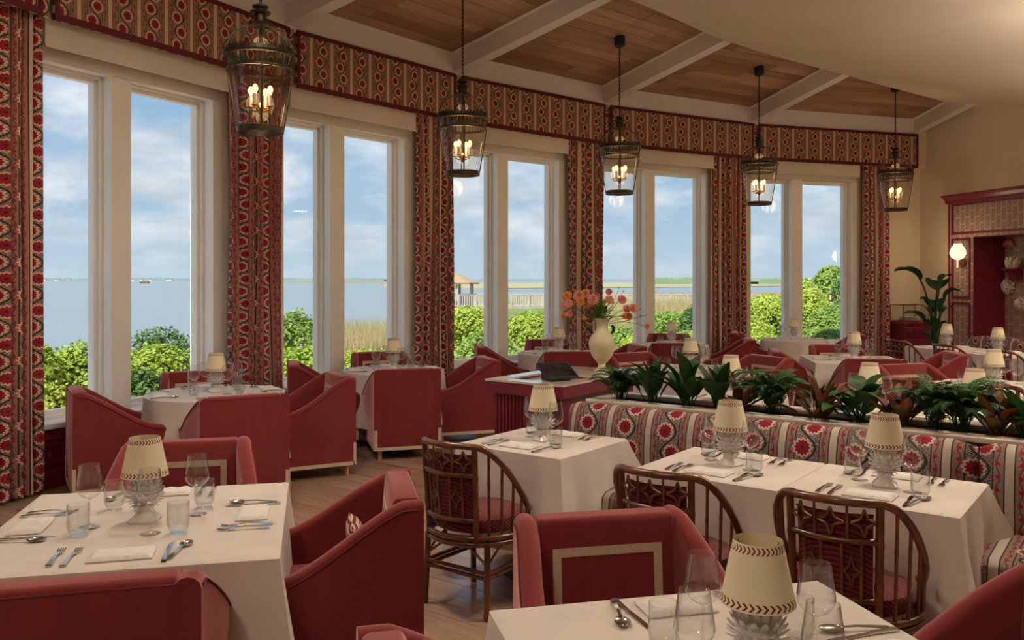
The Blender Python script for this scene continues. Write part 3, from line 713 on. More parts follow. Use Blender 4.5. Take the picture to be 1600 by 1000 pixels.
# ------------------------------------------------------------------ slipcovered armchair (faces +Y)
def make_armchair():
    t = empty('armchair'); R = MT['red']; hw = .315; HT = .845
    zb = .095
    # back slab
    prof = [(-.335, zb), (-.345, .5), (-.34, HT-.015), (-.325, HT), (-.245, HT), (-.232, HT-.02), (-.205, .45), (-.20, zb)]
    m = MB(); m.loft([[(x, y, z) for y, z in prof] for x in (-hw+.065, hw-.065)], True, True, True); bk = m.obj('back', R, t, bev=.012, seg=3)
    # sides: one panel from arm top to hem, the arm sweeping down from the back
    def top(y):
        q = min(1, max(0, (y+.27)/.56)); s1 = q*q*(3-2*q); s2 = 1-(1-q)**2; return HT-.275*(.62*s1+.38*s2)
    ys = [-.345+.69*k/26 for k in range(27)]
    def flare(y, z):
        q = min(1, max(0, (y+.33)/.40)); q = q*q*(3-2*q); s = min(1, max(0, (z-.22)/.34)); return .050*q*s*s*(3-2*s)
    for sg in (-1, 1):
        xo, th = hw, .076; rings = []
        for y in ys:
            T = top(y)-(.02 if y > .335 else 0); zs = [zb+(T-.035-zb)*k/8 for k in range(9)]; ring = [(sg*(xo+flare(y, z)), y, z) for z in zs]
            f = flare(y, T); cxx = xo+f-th/2
            for k in range(1, 6):
                a = PI*k/6; ring.append((sg*(cxx+th/2*math.cos(a)), y, T-.035+.035*math.sin(a)))
            ring += [(sg*(xo+flare(y, z)-th), y, z) for z in reversed(zs)]
            rings.append(ring)
        m = MB(); m.loft(rings, True, True, True); sd = m.obj('side', R, t, smooth=True)
        p = MB(); p.tube([(sg*(xo+flare(y, top(y)-.03)+.001), y, top(y)-.032) for y in ys[1:-1]], .0045, 6); p.obj('piping', MT['piping'], sd, smooth=True)
        xo = sg*hw
        # hem tapes
        h = MB(); h.box(xo-sg*.002, xo+sg*.004, -.335, .325, zb, zb+.03); h.box(xo-sg*.002, xo+sg*.004, -.347, -.322, zb, zb+.19); h.box(xo-sg*.002, xo+sg*.004, .30, .33, zb, zb+.19)
        h.obj('hem_tape', MT['trim'], sd)
    h = MB(); yb = -.3405; h.box(-hw+.005, hw-.005, yb-.008, yb+.002, zb, zb+.03)
    for sg in (-1, 1): h.box(min(sg*(hw-.005), sg*(hw-.03)), max(sg*(hw-.005), sg*(hw-.03)), yb-.009, yb+.002, zb+.03, zb+.19)
    h.obj('hem_tape', MT['trim'], bk)
    p = MB(); p.tube([(-hw+.02, -.338, zb+.2), (-hw+.02, -.343, .5), (-hw+.02, -.338, HT-.02), (hw-.02, -.338, HT-.02), (hw-.02, -.343, .5), (hw-.02, -.338, zb+.2)], .004, 6); p.obj('piping', MT['piping'], bk, smooth=True)
    # framed tape on the inner back
    def inn(z): return -.205+(-.232+.205)*(z-.45)/(HT-.02-.45)
    tp = MB(); k = .03
    def strip(x0, x1, z0, z1):
        tp.add([(x0, inn(z0)+.0035, z0), (x1, inn(z0)+.0035, z0), (x1, inn(z1)+.0035, z1), (x0, inn(z1)+.0035, z1), (x0, inn(z0)-.003, z0), (x1, inn(z0)-.003, z0), (x1, inn(z1)-.003, z1), (x0, inn(z1)-.003, z1)],
               [(0, 1, 2, 3), (7, 6, 5, 4), (0, 4, 5, 1), (1, 5, 6, 2), (2, 6, 7, 3), (3, 7, 4, 0)])
    strip(-.20, .20, .715, .745); strip(-.20, -.17, .47, .715); strip(.17, .20, .47, .715); tp.obj('back_tape', MT['trim'], bk)
    m = MB(); m.box(-hw+.072, hw-.072, -.21, .335, .30, .47); m.obj('seat_cushion', R, t, bev=.035, seg=4)
    m = MB(); m.box(-hw+.06, hw-.06, .30, .325, zb, .31); fs = m.obj('front_skirt', R, t, bev=.008)
    h = MB(); h.box(-hw+.06, hw-.06, .3245, .330, zb, zb+.03); h.obj('hem_tape', MT['trim'], fs)
    for sx in (-1, 1):
        for y in (-.28, .27):
            m = MB(); m.lathe([(.017, 0), (.019, .01), (.026, .12), (0, .121)], 12, (sx*.255, y, 0), cap0=True); m.obj('foot', MT['pinefoot'], t, smooth=True)
    return t
# ------------------------------------------------------------------ bamboo chair (faces +Y)
def bam(pts, r, n=8, node=.17):
    """resampled tube with swollen bamboo joints"""
    pts = [Vector(p) for p in pts]; seg = [(pts[i+1]-pts[i]).length for i in range(len(pts)-1)]; tot = sum(seg); step = .017 if tot > .35 else .012
    k = max(4, int(tot/step)); out = []; rad = []
    for i in range(k+1):
        d = tot*i/k; q = d; j = 0
        while j < len(seg)-1 and q > seg[j]: q -= seg[j]; j += 1
        out.append(pts[j].lerp(pts[j+1], min(1, q/max(seg[j], 1e-9))))
        ph = abs(((d/node)+.4) % 1.0-.5)*node; rad.append(r*(1+.22*max(0, 1-ph/.012)))
    m = MB(); m.tube(out, rad, n); return m
def curve(ps, n=6):
    ps = [Vector(p) for p in ps]; out = []
    for i in range(len(ps)-1):
        p0, p1, p2, p3 = ps[max(i-1, 0)], ps[i], ps[i+1], ps[min(i+2, len(ps)-1)]
        for k in range(n):
            t = k/n; out.append(.5*((2*p1)+(p2-p0)*t+(2*p0-5*p1+4*p2-p3)*t*t+(3*p1-p0-3*p2+p3)*t*t*t))
    return out+[ps[-1]]
def make_bamboo():
    t = empty('bamboo_chair'); B = MT['bamboo']; ZS = .40
    def plan(ph, z):                       # horseshoe plan, opening a little with height
        g = (z-ZS)/.45; a = .265*(1+.07*g); b = .27*(1+.13*g)
        return (a*math.sin(ph), -b*math.cos(ph) if math.cos(ph) > 0 else -.27*math.cos(ph)*.95, z)
    def rail(ph):
        q = min(1, max(0, (abs(ph)-.62)/1.5)); s = q*q*(3-2*q); return .855-.36*s+.008*math.cos(ph*2)
    phs = [-2.1+4.2*k/40 for k in range(41)]
    m = bam([plan(p, rail(p)) for p in phs], .0165, 10, .19); m.obj('top_rail', B, t, smooth=True)
    rg = [-2.3+4.6*k/36 for k in range(37)]
    for dz in (0, -.032):
        m = bam([plan(p, ZS+dz) for p in rg]+[plan(-2.3, ZS+dz)], .0145, 8, .2); m.obj('seat_rail', B, t, smooth=True)
    for ph in (-.62, .62):
        m = bam([plan(ph, ZS-.03), plan(ph, rail(ph))], .0155, 8, .16); m.obj('back_post', B, t, smooth=True)
    for sg in (-1, 1):
        for ph in (.86, 1.10, 1.34, 1.57, 1.78, 1.96):
            m = bam([plan(sg*ph, ZS), plan(sg*ph, rail(ph))], .0075, 6, .13); m.obj('spindle', B, t, smooth=True)
    # centre panel: rails, splats, lattice
    def pp(u, z): return plan(u*.62, z)
    for z in (.715, .49):
        m = bam([pp(-1+.2*k, z) for k in range(11)], .012, 8, .3); m.obj('cross_rail', B, t, smooth=True)
    for u in (-.62, -.22, .22, .62):
        m = bam([pp(u, .49), pp(u, .715)], .006, 6, .11); m.obj('splat', MT['cane'], t, smooth=True)
    for u in (-.34, .34):
        m = bam([pp(u, .715), pp(u, .85)], .0055, 6, .07); m.obj('splat', MT['cane'], t, smooth=True)
    for u0 in (-.68, 0, .68):
        m = MB(); c = .785; rr = .052; ru = .27
        for (a0, a1) in ((0, 1), (1, 2), (2, 3), (3, 0)):
            P = [(ru, 0), (0, rr), (-ru, 0), (0, -rr)]; A, Bq = P[a0], P[a1]
            pts = []
            for k in range(7):
                w = k/6; x = A[0]*(1-w)+Bq[0]*w; y = A[1]*(1-w)+Bq[1]*w; s = 1-.42*math.sin(PI*w); pts.append(pp(u0+x*s, c+y*s))
            m.tube(pts, .0055, 5)
        m.obj('lattice', MT['cane'], t, smooth=True)
    for (u0, c, rr) in ((-.42, .60, .06), (.42, .60, .06), (0, .445, .035)):
        m = MB(); ru = .17; P = [(ru, 0), (0, rr), (-ru, 0), (0, -rr)]
        for a0 in range(4):
            A, Bq = P[a0], P[(a0+1) % 4]; pts = []
            for k in range(5):
                w = k/4; x = A[0]*(1-w)+Bq[0]*w; y = A[1]*(1-w)+Bq[1]*w; s = 1-.35*math.sin(PI*w); pts.append(pp(u0+x*s, c+y*s))
            m.tube(pts, .005, 5)
        m.obj('lattice', MT['cane'], t, smooth=True)
    # corded back pad inside the panel
    def inner(u, z, o): x, y, zz = pp(u, z); return (x*(1-o/.27), y+o, zz)
    us = [-.9+1.8*k/10 for k in range(11)]; zs = (.47, .49, .60, .72, .80, .815); dd = (.020, .034, .048, .046, .034, .020)
    fr = [[inner(u, z, d-.02*abs(u)**4) for u in us] for z, d in zip(zs, dd)]; bkk = [[inner(u, z, .018) for u in us] for z in zs]
    m = MB(); m.loft(fr, False); m.loft([list(reversed(r)) for r in bkk], False)
    m.obj('back_pad', MT['corded'], t, smooth=True)
    # seat cushion
    n = 36; rings = []
    for (s, z) in ((.80, ZS+.005), (.93, ZS+.015), (.97, ZS+.045), (.93, ZS+.078), (.80, ZS+.09), (.4, ZS+.098), (.02, ZS+.10)):
        ring = []
        for k in range(n):
            ph = -PI+2*PI*k/n; x, y = .25*math.sin(ph), -.25*math.cos(ph); y = max(-.25, y) if y < 0 else y*.98; ring.append((x*s, y*s, z))
        rings.append(ring)
    m = MB(); m.loft(rings, True, True, True); m.obj('seat_cushion', MT['corded'], t, smooth=True)
    # legs and stretchers
    L = {}
    for sx in (-1, 1):
        for sy in (-1, 1):
            topp = (sx*.195, sy*.185, ZS-.03); bot = (sx*.205, sy*.20, 0); L[sx, sy] = (Vector(topp), Vector(bot))
            m = bam([bot, topp], .0165, 9, .18); m.obj('leg', B, t, smooth=True)
    def on(k, z): a, b = L[k]; return b.lerp(a, z/a.z)
    for a, b in (((-1, -1), (1, -1)), ((-1, -1), (-1, 1)), ((1, -1), (1, 1))):
        for z in (.20, .225):
            m = bam([on(a, z), on(b, z)], .0105, 7, .2); m.obj('stretcher', B, t, smooth=True)
    for a, b in (((-1, -1), (-1, 1)), ((1, -1), (1, 1)), ((-1, -1), (1, -1))):
        A, Bv = on(a, .26), on(b, .26); mid = (on(a, ZS-.04)+on(b, ZS-.04))*.5
        m = MB(); m.tube([A, A.lerp(mid, .5)+Vector((0, 0, .02)), mid], .007, 6); m.tube([Bv, Bv.lerp(mid, .5)+Vector((0, 0, .02)), mid], .007, 6); m.obj('brace', B, t, smooth=True)
    return t
# ------------------------------------------------------------------ table things
TZ = .75
def make_table(name, hx, hy, rnd):
    t = empty(name)
    m = MB()
    if rnd: m.lathe([(0, .705), (hx-.015, .705), (hx-.006, .712), (hx-.006, .735), (0, .737)], 40)
    else: m.box(-hx+.006, hx-.006, -hy+.006, hy-.006, .705, .737)
    m.obj('tabletop', MT['pinefoot'], t)
    m = MB(); m.lathe([(.0, .03), (.045, .03), (.04, .3), (.045, .68), (.12, .70), (.12, .705), (0, .705)], 16); m.obj('pedestal', MT['iron'], t, smooth=True)
    m = MB(); m.lathe([(0, 0), (.24, 0), (.235, .014), (.06, .03), (0, .031)], 24); m.obj('base', MT['iron'], t, smooth=True)
    return t
def cloth_square(hx, hy, drops, seed=1, hem=.0):
    """cloth over a rectangular top; drops = fall on the (+x, +y, -x, -y) sides"""
    rng = random.Random(seed); r = .03; N = 20; per = []
    sides = [((hx, -hy), (hx, hy), (1, 0), 0), ((hx, hy), (-hx, hy), (0, 1), 1), ((-hx, hy), (-hx, -hy), (-1, 0), 2), ((-hx, -hy), (hx, -hy), (0, -1), 3)]
    for (a, b, nn, k) in sides:
        for j in range(N):
            u = j/N; x = a[0]+(b[0]-a[0])*u; y = a[1]+(b[1]-a[1])*u
            ln = math.hypot(b[0]-a[0], b[1]-a[1]); e = min(u, 1-u)*ln        # distance to the nearest corner
            if e < 1e-6:
                pk = sides[k-1]; n2 = (nn[0]+pk[2][0], nn[1]+pk[2][1]); nl = math.hypot(*n2); n2 = (n2[0]/nl, n2[1]/nl); dr = max(drops[k], drops[k-1]) if abs(drops[k]-drops[k-1]) < .2 else min(drops[k], drops[k-1])
            else: n2 = nn; dr = drops[k]
            per.append((x, y, n2, e, dr, k, u))
    ph = [rng.random()*6 for _ in range(4)]
    rings = []; lev = [0, .02, .06, .14, .26, .40, .55, .70, .85, 1.0]
    inset = [[(p[0]*s, p[1]*s, TZ) for p in per] for s in (.0, .35, .7)]
    inset.append([(p[0]-p[2][0]*r*.9, p[1]-p[2][1]*r*.9, TZ) for p in per])
    inset.append([(p[0]-p[2][0]*r*.35, p[1]-p[2][1]*r*.35, TZ-.0025) for p in per])
    for q in lev:
        ring = []
        for (x, y, n2, e, dr, k, u) in per:
            fall = dr*q; c = math.exp(-(e/.085)**2)                     # corner fold
            dip = math.exp(-((e-.17)/.07)**2)
            ripple = (.012*math.sin(u*9+ph[k])+.006*math.sin(u*23+ph[k]*2))*q**1.3
            out = .003+.030*q+ripple*(1-c)+(.095*q**1.15)*c-.028*dip*q
            z = TZ-.008-(fall*(1+.10*c))
            sl = (.03*q*c)
            ring.append((x+n2[0]*out, y+n2[1]*out, max(.03, z)))
        rings.append(ring)
    m = MB(); m.loft(inset+rings, True, True)
    return m
def cloth_round(R, drop, seed=1):
    rng = random.Random(seed); n = 96; fold = 9+rng.randint(0, 3); ph = rng.random()*6
    rings = [[(R*s*math.cos(2*PI*k/n), R*s*math.sin(2*PI*k/n), TZ-(.003 if s > .97 else 0)) for k in range(n)] for s in (.02, .5, .9, .985)]
    for q in (0, .03, .1, .2, .35, .5, .7, .85, 1):
        ring = []
        for k in range(n):
            a = 2*PI*k/n; w = math.sin(a*fold+ph+.8*math.sin(2*a)); w = w*abs(w)**.3
            rr = R+.004+.03*q+(.030*w+.012*math.sin(a*4+ph*2))*q**1.1
            ring.append((rr*math.cos(a), rr*math.sin(a), TZ-.008-drop*q))
        rings.append(ring)
    m = MB(); m.loft(rings, True, True); return m
def make_lamp():
    t = empty('table_lamp'); C = MT['ceramic']
    m = MB(); rr = lambda s: [(-s, -s*.8), (-s*.8, -s), (s*.8, -s), (s, -s*.8), (s, s*.8), (s*.8, s), (-s*.8, s), (-s, s*.8)]
    m.loft([[(x, y, z) for x, y in rr(s)] for s, z in ((.050, 0), (.052, .008), (.046, .016), (.030, .032), (.026, .046), (.034, .058), (.034, .064))], True, True, True); m.obj('foot', C, t, smooth=True)
    m = MB(); zc, r0 = .112, .050; m.lathe([(0, zc-.055), (.03, zc-.045), (.048, zc-.02), (.05, zc), (.046, zc+.022), (.028, zc+.046), (0, zc+.055)], 20); m.obj('core', C, t, smooth=True)
    m = MB(); rng = random.Random(2)
    for i, el in enumerate((-62, -44, -26, -8, 10, 28, 46, 62)):
        k = max(6, int(15*math.cos(math.radians(el)))); 
        for j in range(k):
            az = 2*PI*(j+.5*(i % 2))/k+rng.uniform(-.05, .05); e = math.radians(el+10)
            d = Vector((math.cos(az)*math.cos(e), math.sin(az)*math.cos(e), math.sin(e)*1.05)); up = (Vector((0, 0, 1))-d*d.z).normalized(); s = d.cross(up)
            c0 = Vector((0, 0, zc))+Vector((math.cos(az)*math.cos(math.radians(el)), math.sin(az)*math.cos(math.radians(el)), math.sin(math.radians(el))))*r0*.94
            w = .0100; tip = c0+up*.019+d*.027; mid = c0+up*.010+d*.016
            v = [c0-s*w*.7, c0+s*w*.7, mid+s*w, mid-s*w, tip+s*w*.45, tip-s*w*.45, mid+d*.004, tip+d*.002, mid-d*.006, tip-d*.004]
            m.add(v, [(0, 1, 2, 6), (0, 6, 3), (6, 2, 4, 7), (3, 6, 7, 5), (1, 0, 8), (2, 1, 8), (0, 3, 8), (8, 9, 4, 2), (3, 5, 9, 8), (4, 9, 7), (9, 5, 7)])
    m.obj('artichoke_leaves', C, t)
    m = MB(); m.lathe([(.008, .155), (.008, .205), (.014, .21), (.014, .24), (0, .242)], 12); m.obj('stem', MT['brass'], t, smooth=True)
    m = MB(); m.lathe([(.0868, .176), (.0565, .322)], 48); m.obj('lamp_shade', MT['shade'], t, smooth=True)
    m = MB(); m.lathe([(.0848, .1765), (.0545, .3215)], 48); m.loft([[(.0868*math.cos(2*PI*k/48), .0868*math.sin(2*PI*k/48), .176) for k in range(48)], [(.0848*math.cos(2*PI*k/48), .0848*math.sin(2*PI*k/48), .1765) for k in range(48)]]); m.obj('shade_lining', MT['shade_in'], t, smooth=True)
    m = MB()
    for a in (0, 2.1, 4.2): m.tube([(.014*math.cos(a), .014*math.sin(a), .235), (.055*math.cos(a), .055*math.sin(a), .312)], .0015, 4)
    m.lathe([(0, .24), (.02, .245), (.028, .262), (.022, .285), (0, .296)], 12); m.obj('bulb_holder', MT['brass'], t, smooth=True)
    return t
def make_wine():
    t = empty('wine_glass')
    m = MB(); m.lathe([(.0, .0), (.036, .0), (.0375, .0012), (.03, .003), (.012, .006), (.0045, .013), (.0036, .03), (.0034, .09), (.0045, .106), (0, .108)], 28); m.obj('stem_and_foot', MT['glass'], t, smooth=True)
    m = MB(); m.lathe([(.0, .107), (.012, .109), (.030, .120), (.043, .137), (.0468, .150), (.0455, .165), (.041, .195), (.0355, .235), (.0352, .237), (.0345, .235), (.040, .195), (.0445, .165), (.0455, .151)], 32); m.obj('bowl', MT['glass'], t, smooth=True)
    return t
def make_tumbler():
    m = MB(); n = 40; prof = [(0, 0), (.027, 0), (.029, .004), (.026, .010), (.036, .022), (.0385, .035), (.0385, .115), (.0365, .115), (.036, .035), (.030, .018), (0, .016)]
    rings = []
    for r, z in prof: rings.append([((r*(1+(.018*math.cos(20*2*PI*k/n) if .02 < z < .1 else 0)))*math.cos(2*PI*k/n), (r*(1+(.018*math.cos(20*2*PI*k/n) if .02 < z < .1 else 0)))*math.sin(2*PI*k/n), z) for k in range(n)])
    m.loft(rings); return m.obj('tumbler', MT['glassb'], smooth=True)
def make_napkin(seed=0, w=.205, d=.12):
    """a loosely folded square: soft rounded edges, a centre crease and puckers"""
    m = MB(); nx, ny = 22, 14; top = []; bot = []
    for i in range(nx+1):
        r = []; b = []
        for j in range(ny+1):
            u, v = -1+2*i/nx, -1+2*j/ny
            ex = 1+.035*mnoise.noise((u*1.7, v*1.7, seed*3.1)); x, y = u*w/2*ex, v*d/2*(1+.05*mnoise.noise((u*2.1, v, seed+9)))
            e = min(1-abs(u), (1-abs(v))*.65); h = .0155*(1-math.exp(-e*16)); h += .0045*mnoise.noise((u*2.6, v*3.4, seed*5.0))*min(1, e*8)-.0022*math.exp(-(u/.06)**2)*min(1, e*6)
            r.append((x, y, .0012+max(.0006, h))); b.append((x*.985, y*.985, .0003))
        top.append(r); bot.append(list(reversed(b)))
    m.loft(top, False); m.loft(bot, False)
    rim = [top[i][0] for i in range(nx+1)]+[top[nx][j] for j in range(1, ny+1)]+[top[i][ny] for i in range(nx-1, -1, -1)]+[top[0][j] for j in range(ny-1, 0, -1)]
    for k in range(2):
        m.loft([[(x*(1.0-.012*k), y*(1.0-.02*k), z-.0006) for x, y, z in rim], [(x*(1.012-.01*k), y*(1.03-.02*k), .0055-.003*k) for x, y, z in rim], [(x*.985, y*.985, .0003) for x, y, z in rim]])
    return m.obj('napkin', MT['napkin'], smooth=True)
def arch(y, L): return .002+.010*math.sin(PI*min(1, max(0, (y/L+.5))))**2
def make_fork():
    m = MB(); L = .19; R = []
    for y, w, z in ((-.095, .009, .002), (-.088, .010, .004), (-.04, .006, .008), (0, .0045, .010), (.03, .0055, .007), (.04, .011, .004), (.052, .0125, .0025)):
        R.append([(-w, y, z), (w, y, z), (w, y, z+.0028), (-w, y, z+.0028)])
    m.loft(R, True, True, True)
    for k in range(4):
        x = -.0105+.007*k; m.loft([[(x-.0018, y, z), (x+.0018, y, z), (x+.0018, y, z+.002), (x-.0018, y, z+.002)] for y, z in ((.050, .0026), (.07, .0012), (.088, .004), (.095, .006))], True, True, True)
    return m.obj('fork', MT['steel'])
def make_spoon():
    m = MB(); R = []
    for y, w, z in ((-.095, .009, .002), (-.088, .010, .004), (-.04, .006, .008), (0, .0045, .010), (.035, .0045, .008)):
        R.append([(-w, y, z), (w, y, z), (w, y, z+.0028), (-w, y, z+.0028)])
    m.loft(R, True, True, True)
    rings = []
    for i in range(9):
        a = PI*i/8; y = .066-.034*math.cos(a); w = max(.001, .0215*math.sin(a)); rings.append([(w*math.sin(b), y, .010-.0085*math.sin(a)*math.cos(b)) for b in [-PI/2+PI*k/8 for k in range(9)]])
    m.loft(rings, False); m.loft([[(x, y, z-.001) for x, y, z in reversed(r)] for r in rings], False)
    return m.obj('spoon', MT['steel'], smooth=True)
def make_knife():
    m = MB(); R = []
    for y, w0, w1, z, th in ((-.11, -.008, .008, .001, .005), (-.10, -.009, .009, .001, .006), (-.03, -.006, .006, .001, .005), (-.01, -.007, .006, .001, .003), (.03, -.010, .006, .001, .002), (.08, -.010, .006, .001, .002), (.105, -.004, .006, .001, .0015), (.112, .003, .006, .001, .001)):
        R.append([(w0, y, z), (w1, y, z), (w1, y, z+th), (w0, y, z+th)])
    m.loft(R, True, True, True); return m.obj('knife', MT['steel'])
# ------------------------------------------------------------------ fill pendants added out of view, above and beside the frame, to brighten the room
def build_fill_pendants():
    spots = [(5.2, 5.2, 3.5, 1.0, 'above the tables right of the planter'), (8.4, 9.8, 3.4, 1.0, 'in front of the right wall'), (2.4, 4.4, 3.9, 1.0, 'above the banquette tables'), (-1.2, .4, 3.5, .6, 'behind the left foreground table'), (-1.4, 4.7, 3.95, .9, 'above the left foreground table'), (6.4, 7.6, 3.2, 1.0, 'above the tables at the right edge')]
    for (x, y, z, pw, wh) in spots:
        t = empty('fill_pendant', (x, y, z)); tag(t, 'added unseen drum shaded fill lamp hanging '+wh, 'added fill lamp', 'added fill pendants outside the frame')
        m = MB(); m.lathe([(.30, -.13), (.305, -.13), (.305, .13), (.30, .13), (.30, -.13)], 36); m.obj('lamp_shade', MT['shade_in'], t, smooth=True)
        m = MB(); m.tube([(0, 0, .12), (0, 0, 4.5-z)], .006, 6)
        for a in (0, 2.1, 4.2): m.tube([(0, 0, .12), (.30*math.cos(a), .30*math.sin(a), .12)], .004, 5)
        m.obj('cord', MT['iron'], t)
        for nm, zz, rx, w in (('fill_down', -.10, 0, FILL_DOWN), ('fill_up', .10, PI, FILL_UP)):
            ld = bpy.data.lights.new(nm, 'AREA'); ld.shape = 'DISK'; ld.size = .5; ld.energy = w*pw; ld.color = (1, .88, .74)
            lo = bpy.data.objects.new(nm, ld); COL.objects.link(lo); lo.parent = t; lo.location = (0, 0, zz); lo.rotation_euler = (rx, 0, 0)
FILL_DOWN, FILL_UP = 35, 105  # strengths of the added fill lights
build_fill_pendants()
# ------------------------------------------------------------------ tables, cloths, settings
ARM = make_armchair(); BAM = make_bamboo(); LAMP = make_lamp(); WINE = make_wine(); TUMB = make_tumbler()
NAP = [make_napkin(k) for k in range(3)]; FORK, SPOON, KNIFE = make_fork(), make_spoon(), make_knife()
DIRS = {'far': (0, 1), 'near': (0, -1), 'right': (1, 0), 'left': (-1, 0)}
RND = random.Random(21)
def table(td, c, rot, hx, hy, seats, shape='sq', drops=None, sets=None, detail=2, lampoff=(0, 0), seed=1):
    """seats: {side: (kind, distance)}"""
    a = math.radians(rot); rnd = shape == 'rd'
    t = make_table('dining_table', hx, hy, rnd); t.location = (c[0], c[1], 0); t.rotation_euler = (0, 0, a)
    tag(t, 'pedestal dining table hidden under the cloth of the '+td, 'table', 'dining tables')
    m = cloth_round(hx, .53, seed) if rnd else cloth_square(hx, hy, drops or (.53,)*4, seed)
    cl = m.obj('tablecloth', MT['cloth'], smooth=True); cl.location = (c[0], c[1], 0); cl.rotation_euler = (0, 0, a)
    tag(cl, 'cream linen cloth draped over the '+td, 'tablecloth', 'tablecloths')
    def W(x, y): p = rotv(x, y, a); return (c[0]+p[0], c[1]+p[1])
    for side, (kind, d) in seats.items():
        dx, dy = DIRS[side]; w = rotv(dx, dy, a); rz = math.atan2(w[0], -w[1])
        rz += RND.uniform(-.04, .04)
        p = W(dx*d, dy*d)
        if kind == 'A': place(ARM, (p[0], p[1], 0), rz, 'red slipcovered armchair on the %s side of the %s' % (side, td), 'chair', 'red slipcovered armchairs')
        else: place(BAM, (p[0], p[1], 0), rz, 'dark bamboo chair on the %s side of the %s' % (side, td), 'chair', 'bamboo chairs')
    z = TZ+.001
    lp = W(*lampoff)
    place(LAMP, (lp[0], lp[1], z), a+RND.uniform(-.3, .3), 'parchment shaded artichoke lamp on the '+td, 'table lamp', 'artichoke table lamps')
    for side in (sets or seats.keys()):
        dx, dy = DIRS[side]; h = hx if dx else hy
        rx, ry = -dy, dx                       # the diner's right hand
        def P(o, r, z=z): q = W(dx*o+rx*r, dy*o+ry*r); return (q[0], q[1], z)
        face = a+math.atan2(dx, -dy)           # local +Y points to the middle of the table
        j = lambda s=.05: RND.uniform(-s, s)
        place(RND.choice(NAP), P(h-.12, j(.01)), face+j(.07), 'folded white napkin on the %s side of the %s' % (side, td), 'napkin', 'folded napkins')
        gs = 1 if h > .4 else .82
        place(WINE, P(*((.185, .05) if h > .4 else (.055, .125))), j(3), 'long stemmed wine glass on the %s side of the %s' % (side, td), 'wine glass', 'wine glasses')
        place(TUMB, P(*((.20, .15) if h > .4 else (.13, .175))), j(3), 'ribbed water tumbler on the %s side of the %s' % (side, td), 'tumbler', 'water tumblers')
        if detail > 0:
            place(FORK, P(h-.13, -.155), face+j(), 'inner fork on the %s side of the %s' % (side, td), 'fork', 'forks')
            place(SPOON, P(h-.13, .185), face-.22+j(), 'steel spoon on the %s side of the %s' % (side, td), 'spoon', 'spoons')
        if detail > 1:
            place(FORK, P(h-.14, -.205), face+j(), 'outer fork on the %s side of the %s' % (side, td), 'fork', 'forks')
            place(KNIFE, P(h-.13, .150), face+.05+j(), 'steel knife on the %s side of the %s' % (side, td), 'knife', 'knives')
table('table nearest the camera', (.575, 2.02), 13.5, .52, .56, {'far': ('A', .82), 'right': ('A', .76), 'left': ('A', .56)}, sets=('far', 'right', 'left', 'near'), seed=2)
table('left foreground table', (-1.415, 3.33), 13, .52, .555, {'near': ('A', .66), 'right': ('A', .70), 'far': ('A', .92)}, sets=('near', 'right', 'far', 'left'), seed=3)
table('nearest round window table', (-2.45, 7.15), 30, .55, .55, {'near': ('A', .74), 'right': ('A', .76), 'far': ('A', .60), 'left': ('A', .74)}, 'rd', seed=4)
table('second round window table', (-1.23, 8.97), 16, .52, .52, {'near': ('A', .60), 'right': ('A', .72), 'far': ('A', .82), 'left': ('A', .72)}, 'rd', seed=5)
table('third round window table', (.60, 11.05), 5, .52, .52, {'near': ('A', .70), 'right': ('A', .72), 'far': ('A', .82), 'left': ('A', .72)}, 'rd', detail=1, seed=6)
table('fourth round window table', (2.30, 12.45), -8, .52, .52, {'near': ('A', .75), 'right': ('A', .80), 'far': ('A', .74)}, 'rd', detail=1, seed=7)
table('farthest round window table', (4.42, 13.55), -14, .5, .5, {'left': ('A', .62), 'right': ('A', .68)}, 'rd', detail=1, seed=8)
BR = -37
table('banquette table by the host stand', (.18, 5.0), BR, .355, .35, {'near': ('B', .58)}, drops=(.53, .2, .53, .53), sets=('near', 'far'), seed=9)
table('middle banquette table', (1.095, 4.335), BR, .362, .35, {'near': ('B', .56)}, drops=(.53, .2, .53, .53), sets=('near', 'far'), seed=10)
table('right banquette table', (1.68, 3.893), BR, .362, .35, {'near': ('B', .54)}, drops=(.53, .2, .53, .53), sets=('near', 'far'), seed=11)
table('square table beyond the peace lilies', (1.85, 8.95), 28, .52, .52, {'far': ('A', .78), 'right': ('A', .80)}, sets=('near', 'right', 'far', 'left'), detail=1, seed=12)
table('square table between vase and niche', (4.0, 10.1), -9, .52, .52, {'far': ('A', .74), 'right': ('A', .82), 'near': ('A', .68), 'left': ('A', .60)}, detail=1, seed=13)
table('square table at the right edge', (4.2, 7.53), 18, .52, .52, {'far': ('A', .80), 'left': ('A', .62)}, sets=('near', 'right', 'far', 'left'), detail=1, seed=14)
for k, (nm, t_) in enumerate((('left table behind the planter', 0), ('middle table behind the planter', 1.067), ('right table behind the planter', 1.753))):
    p = Vector((1.763, 6.96))+E1*t_
    table(nm, (p.x, p.y), BR, .335, .35, {'far': ('B', .62)}, drops=(.53, .53, .53, .2), sets=('near', 'far'), detail=1, seed=20+k)
ER = math.degrees(math.atan2(-.973, .23))     # the row along the right wall
for k, nm in enumerate(('corner table by the tall plant', 'table in front of the niche', 'table beside the niche bench')):
    p = Vector((5.97, 11.86))+Vector((.23, -.973))*(.9*k)
    table(nm, (p.x, p.y), ER, .40, .35, {'near': ('B', .56)}, drops=(.53, .2, .53, .53), sets=('near', 'far'), detail=0, seed=30+k)
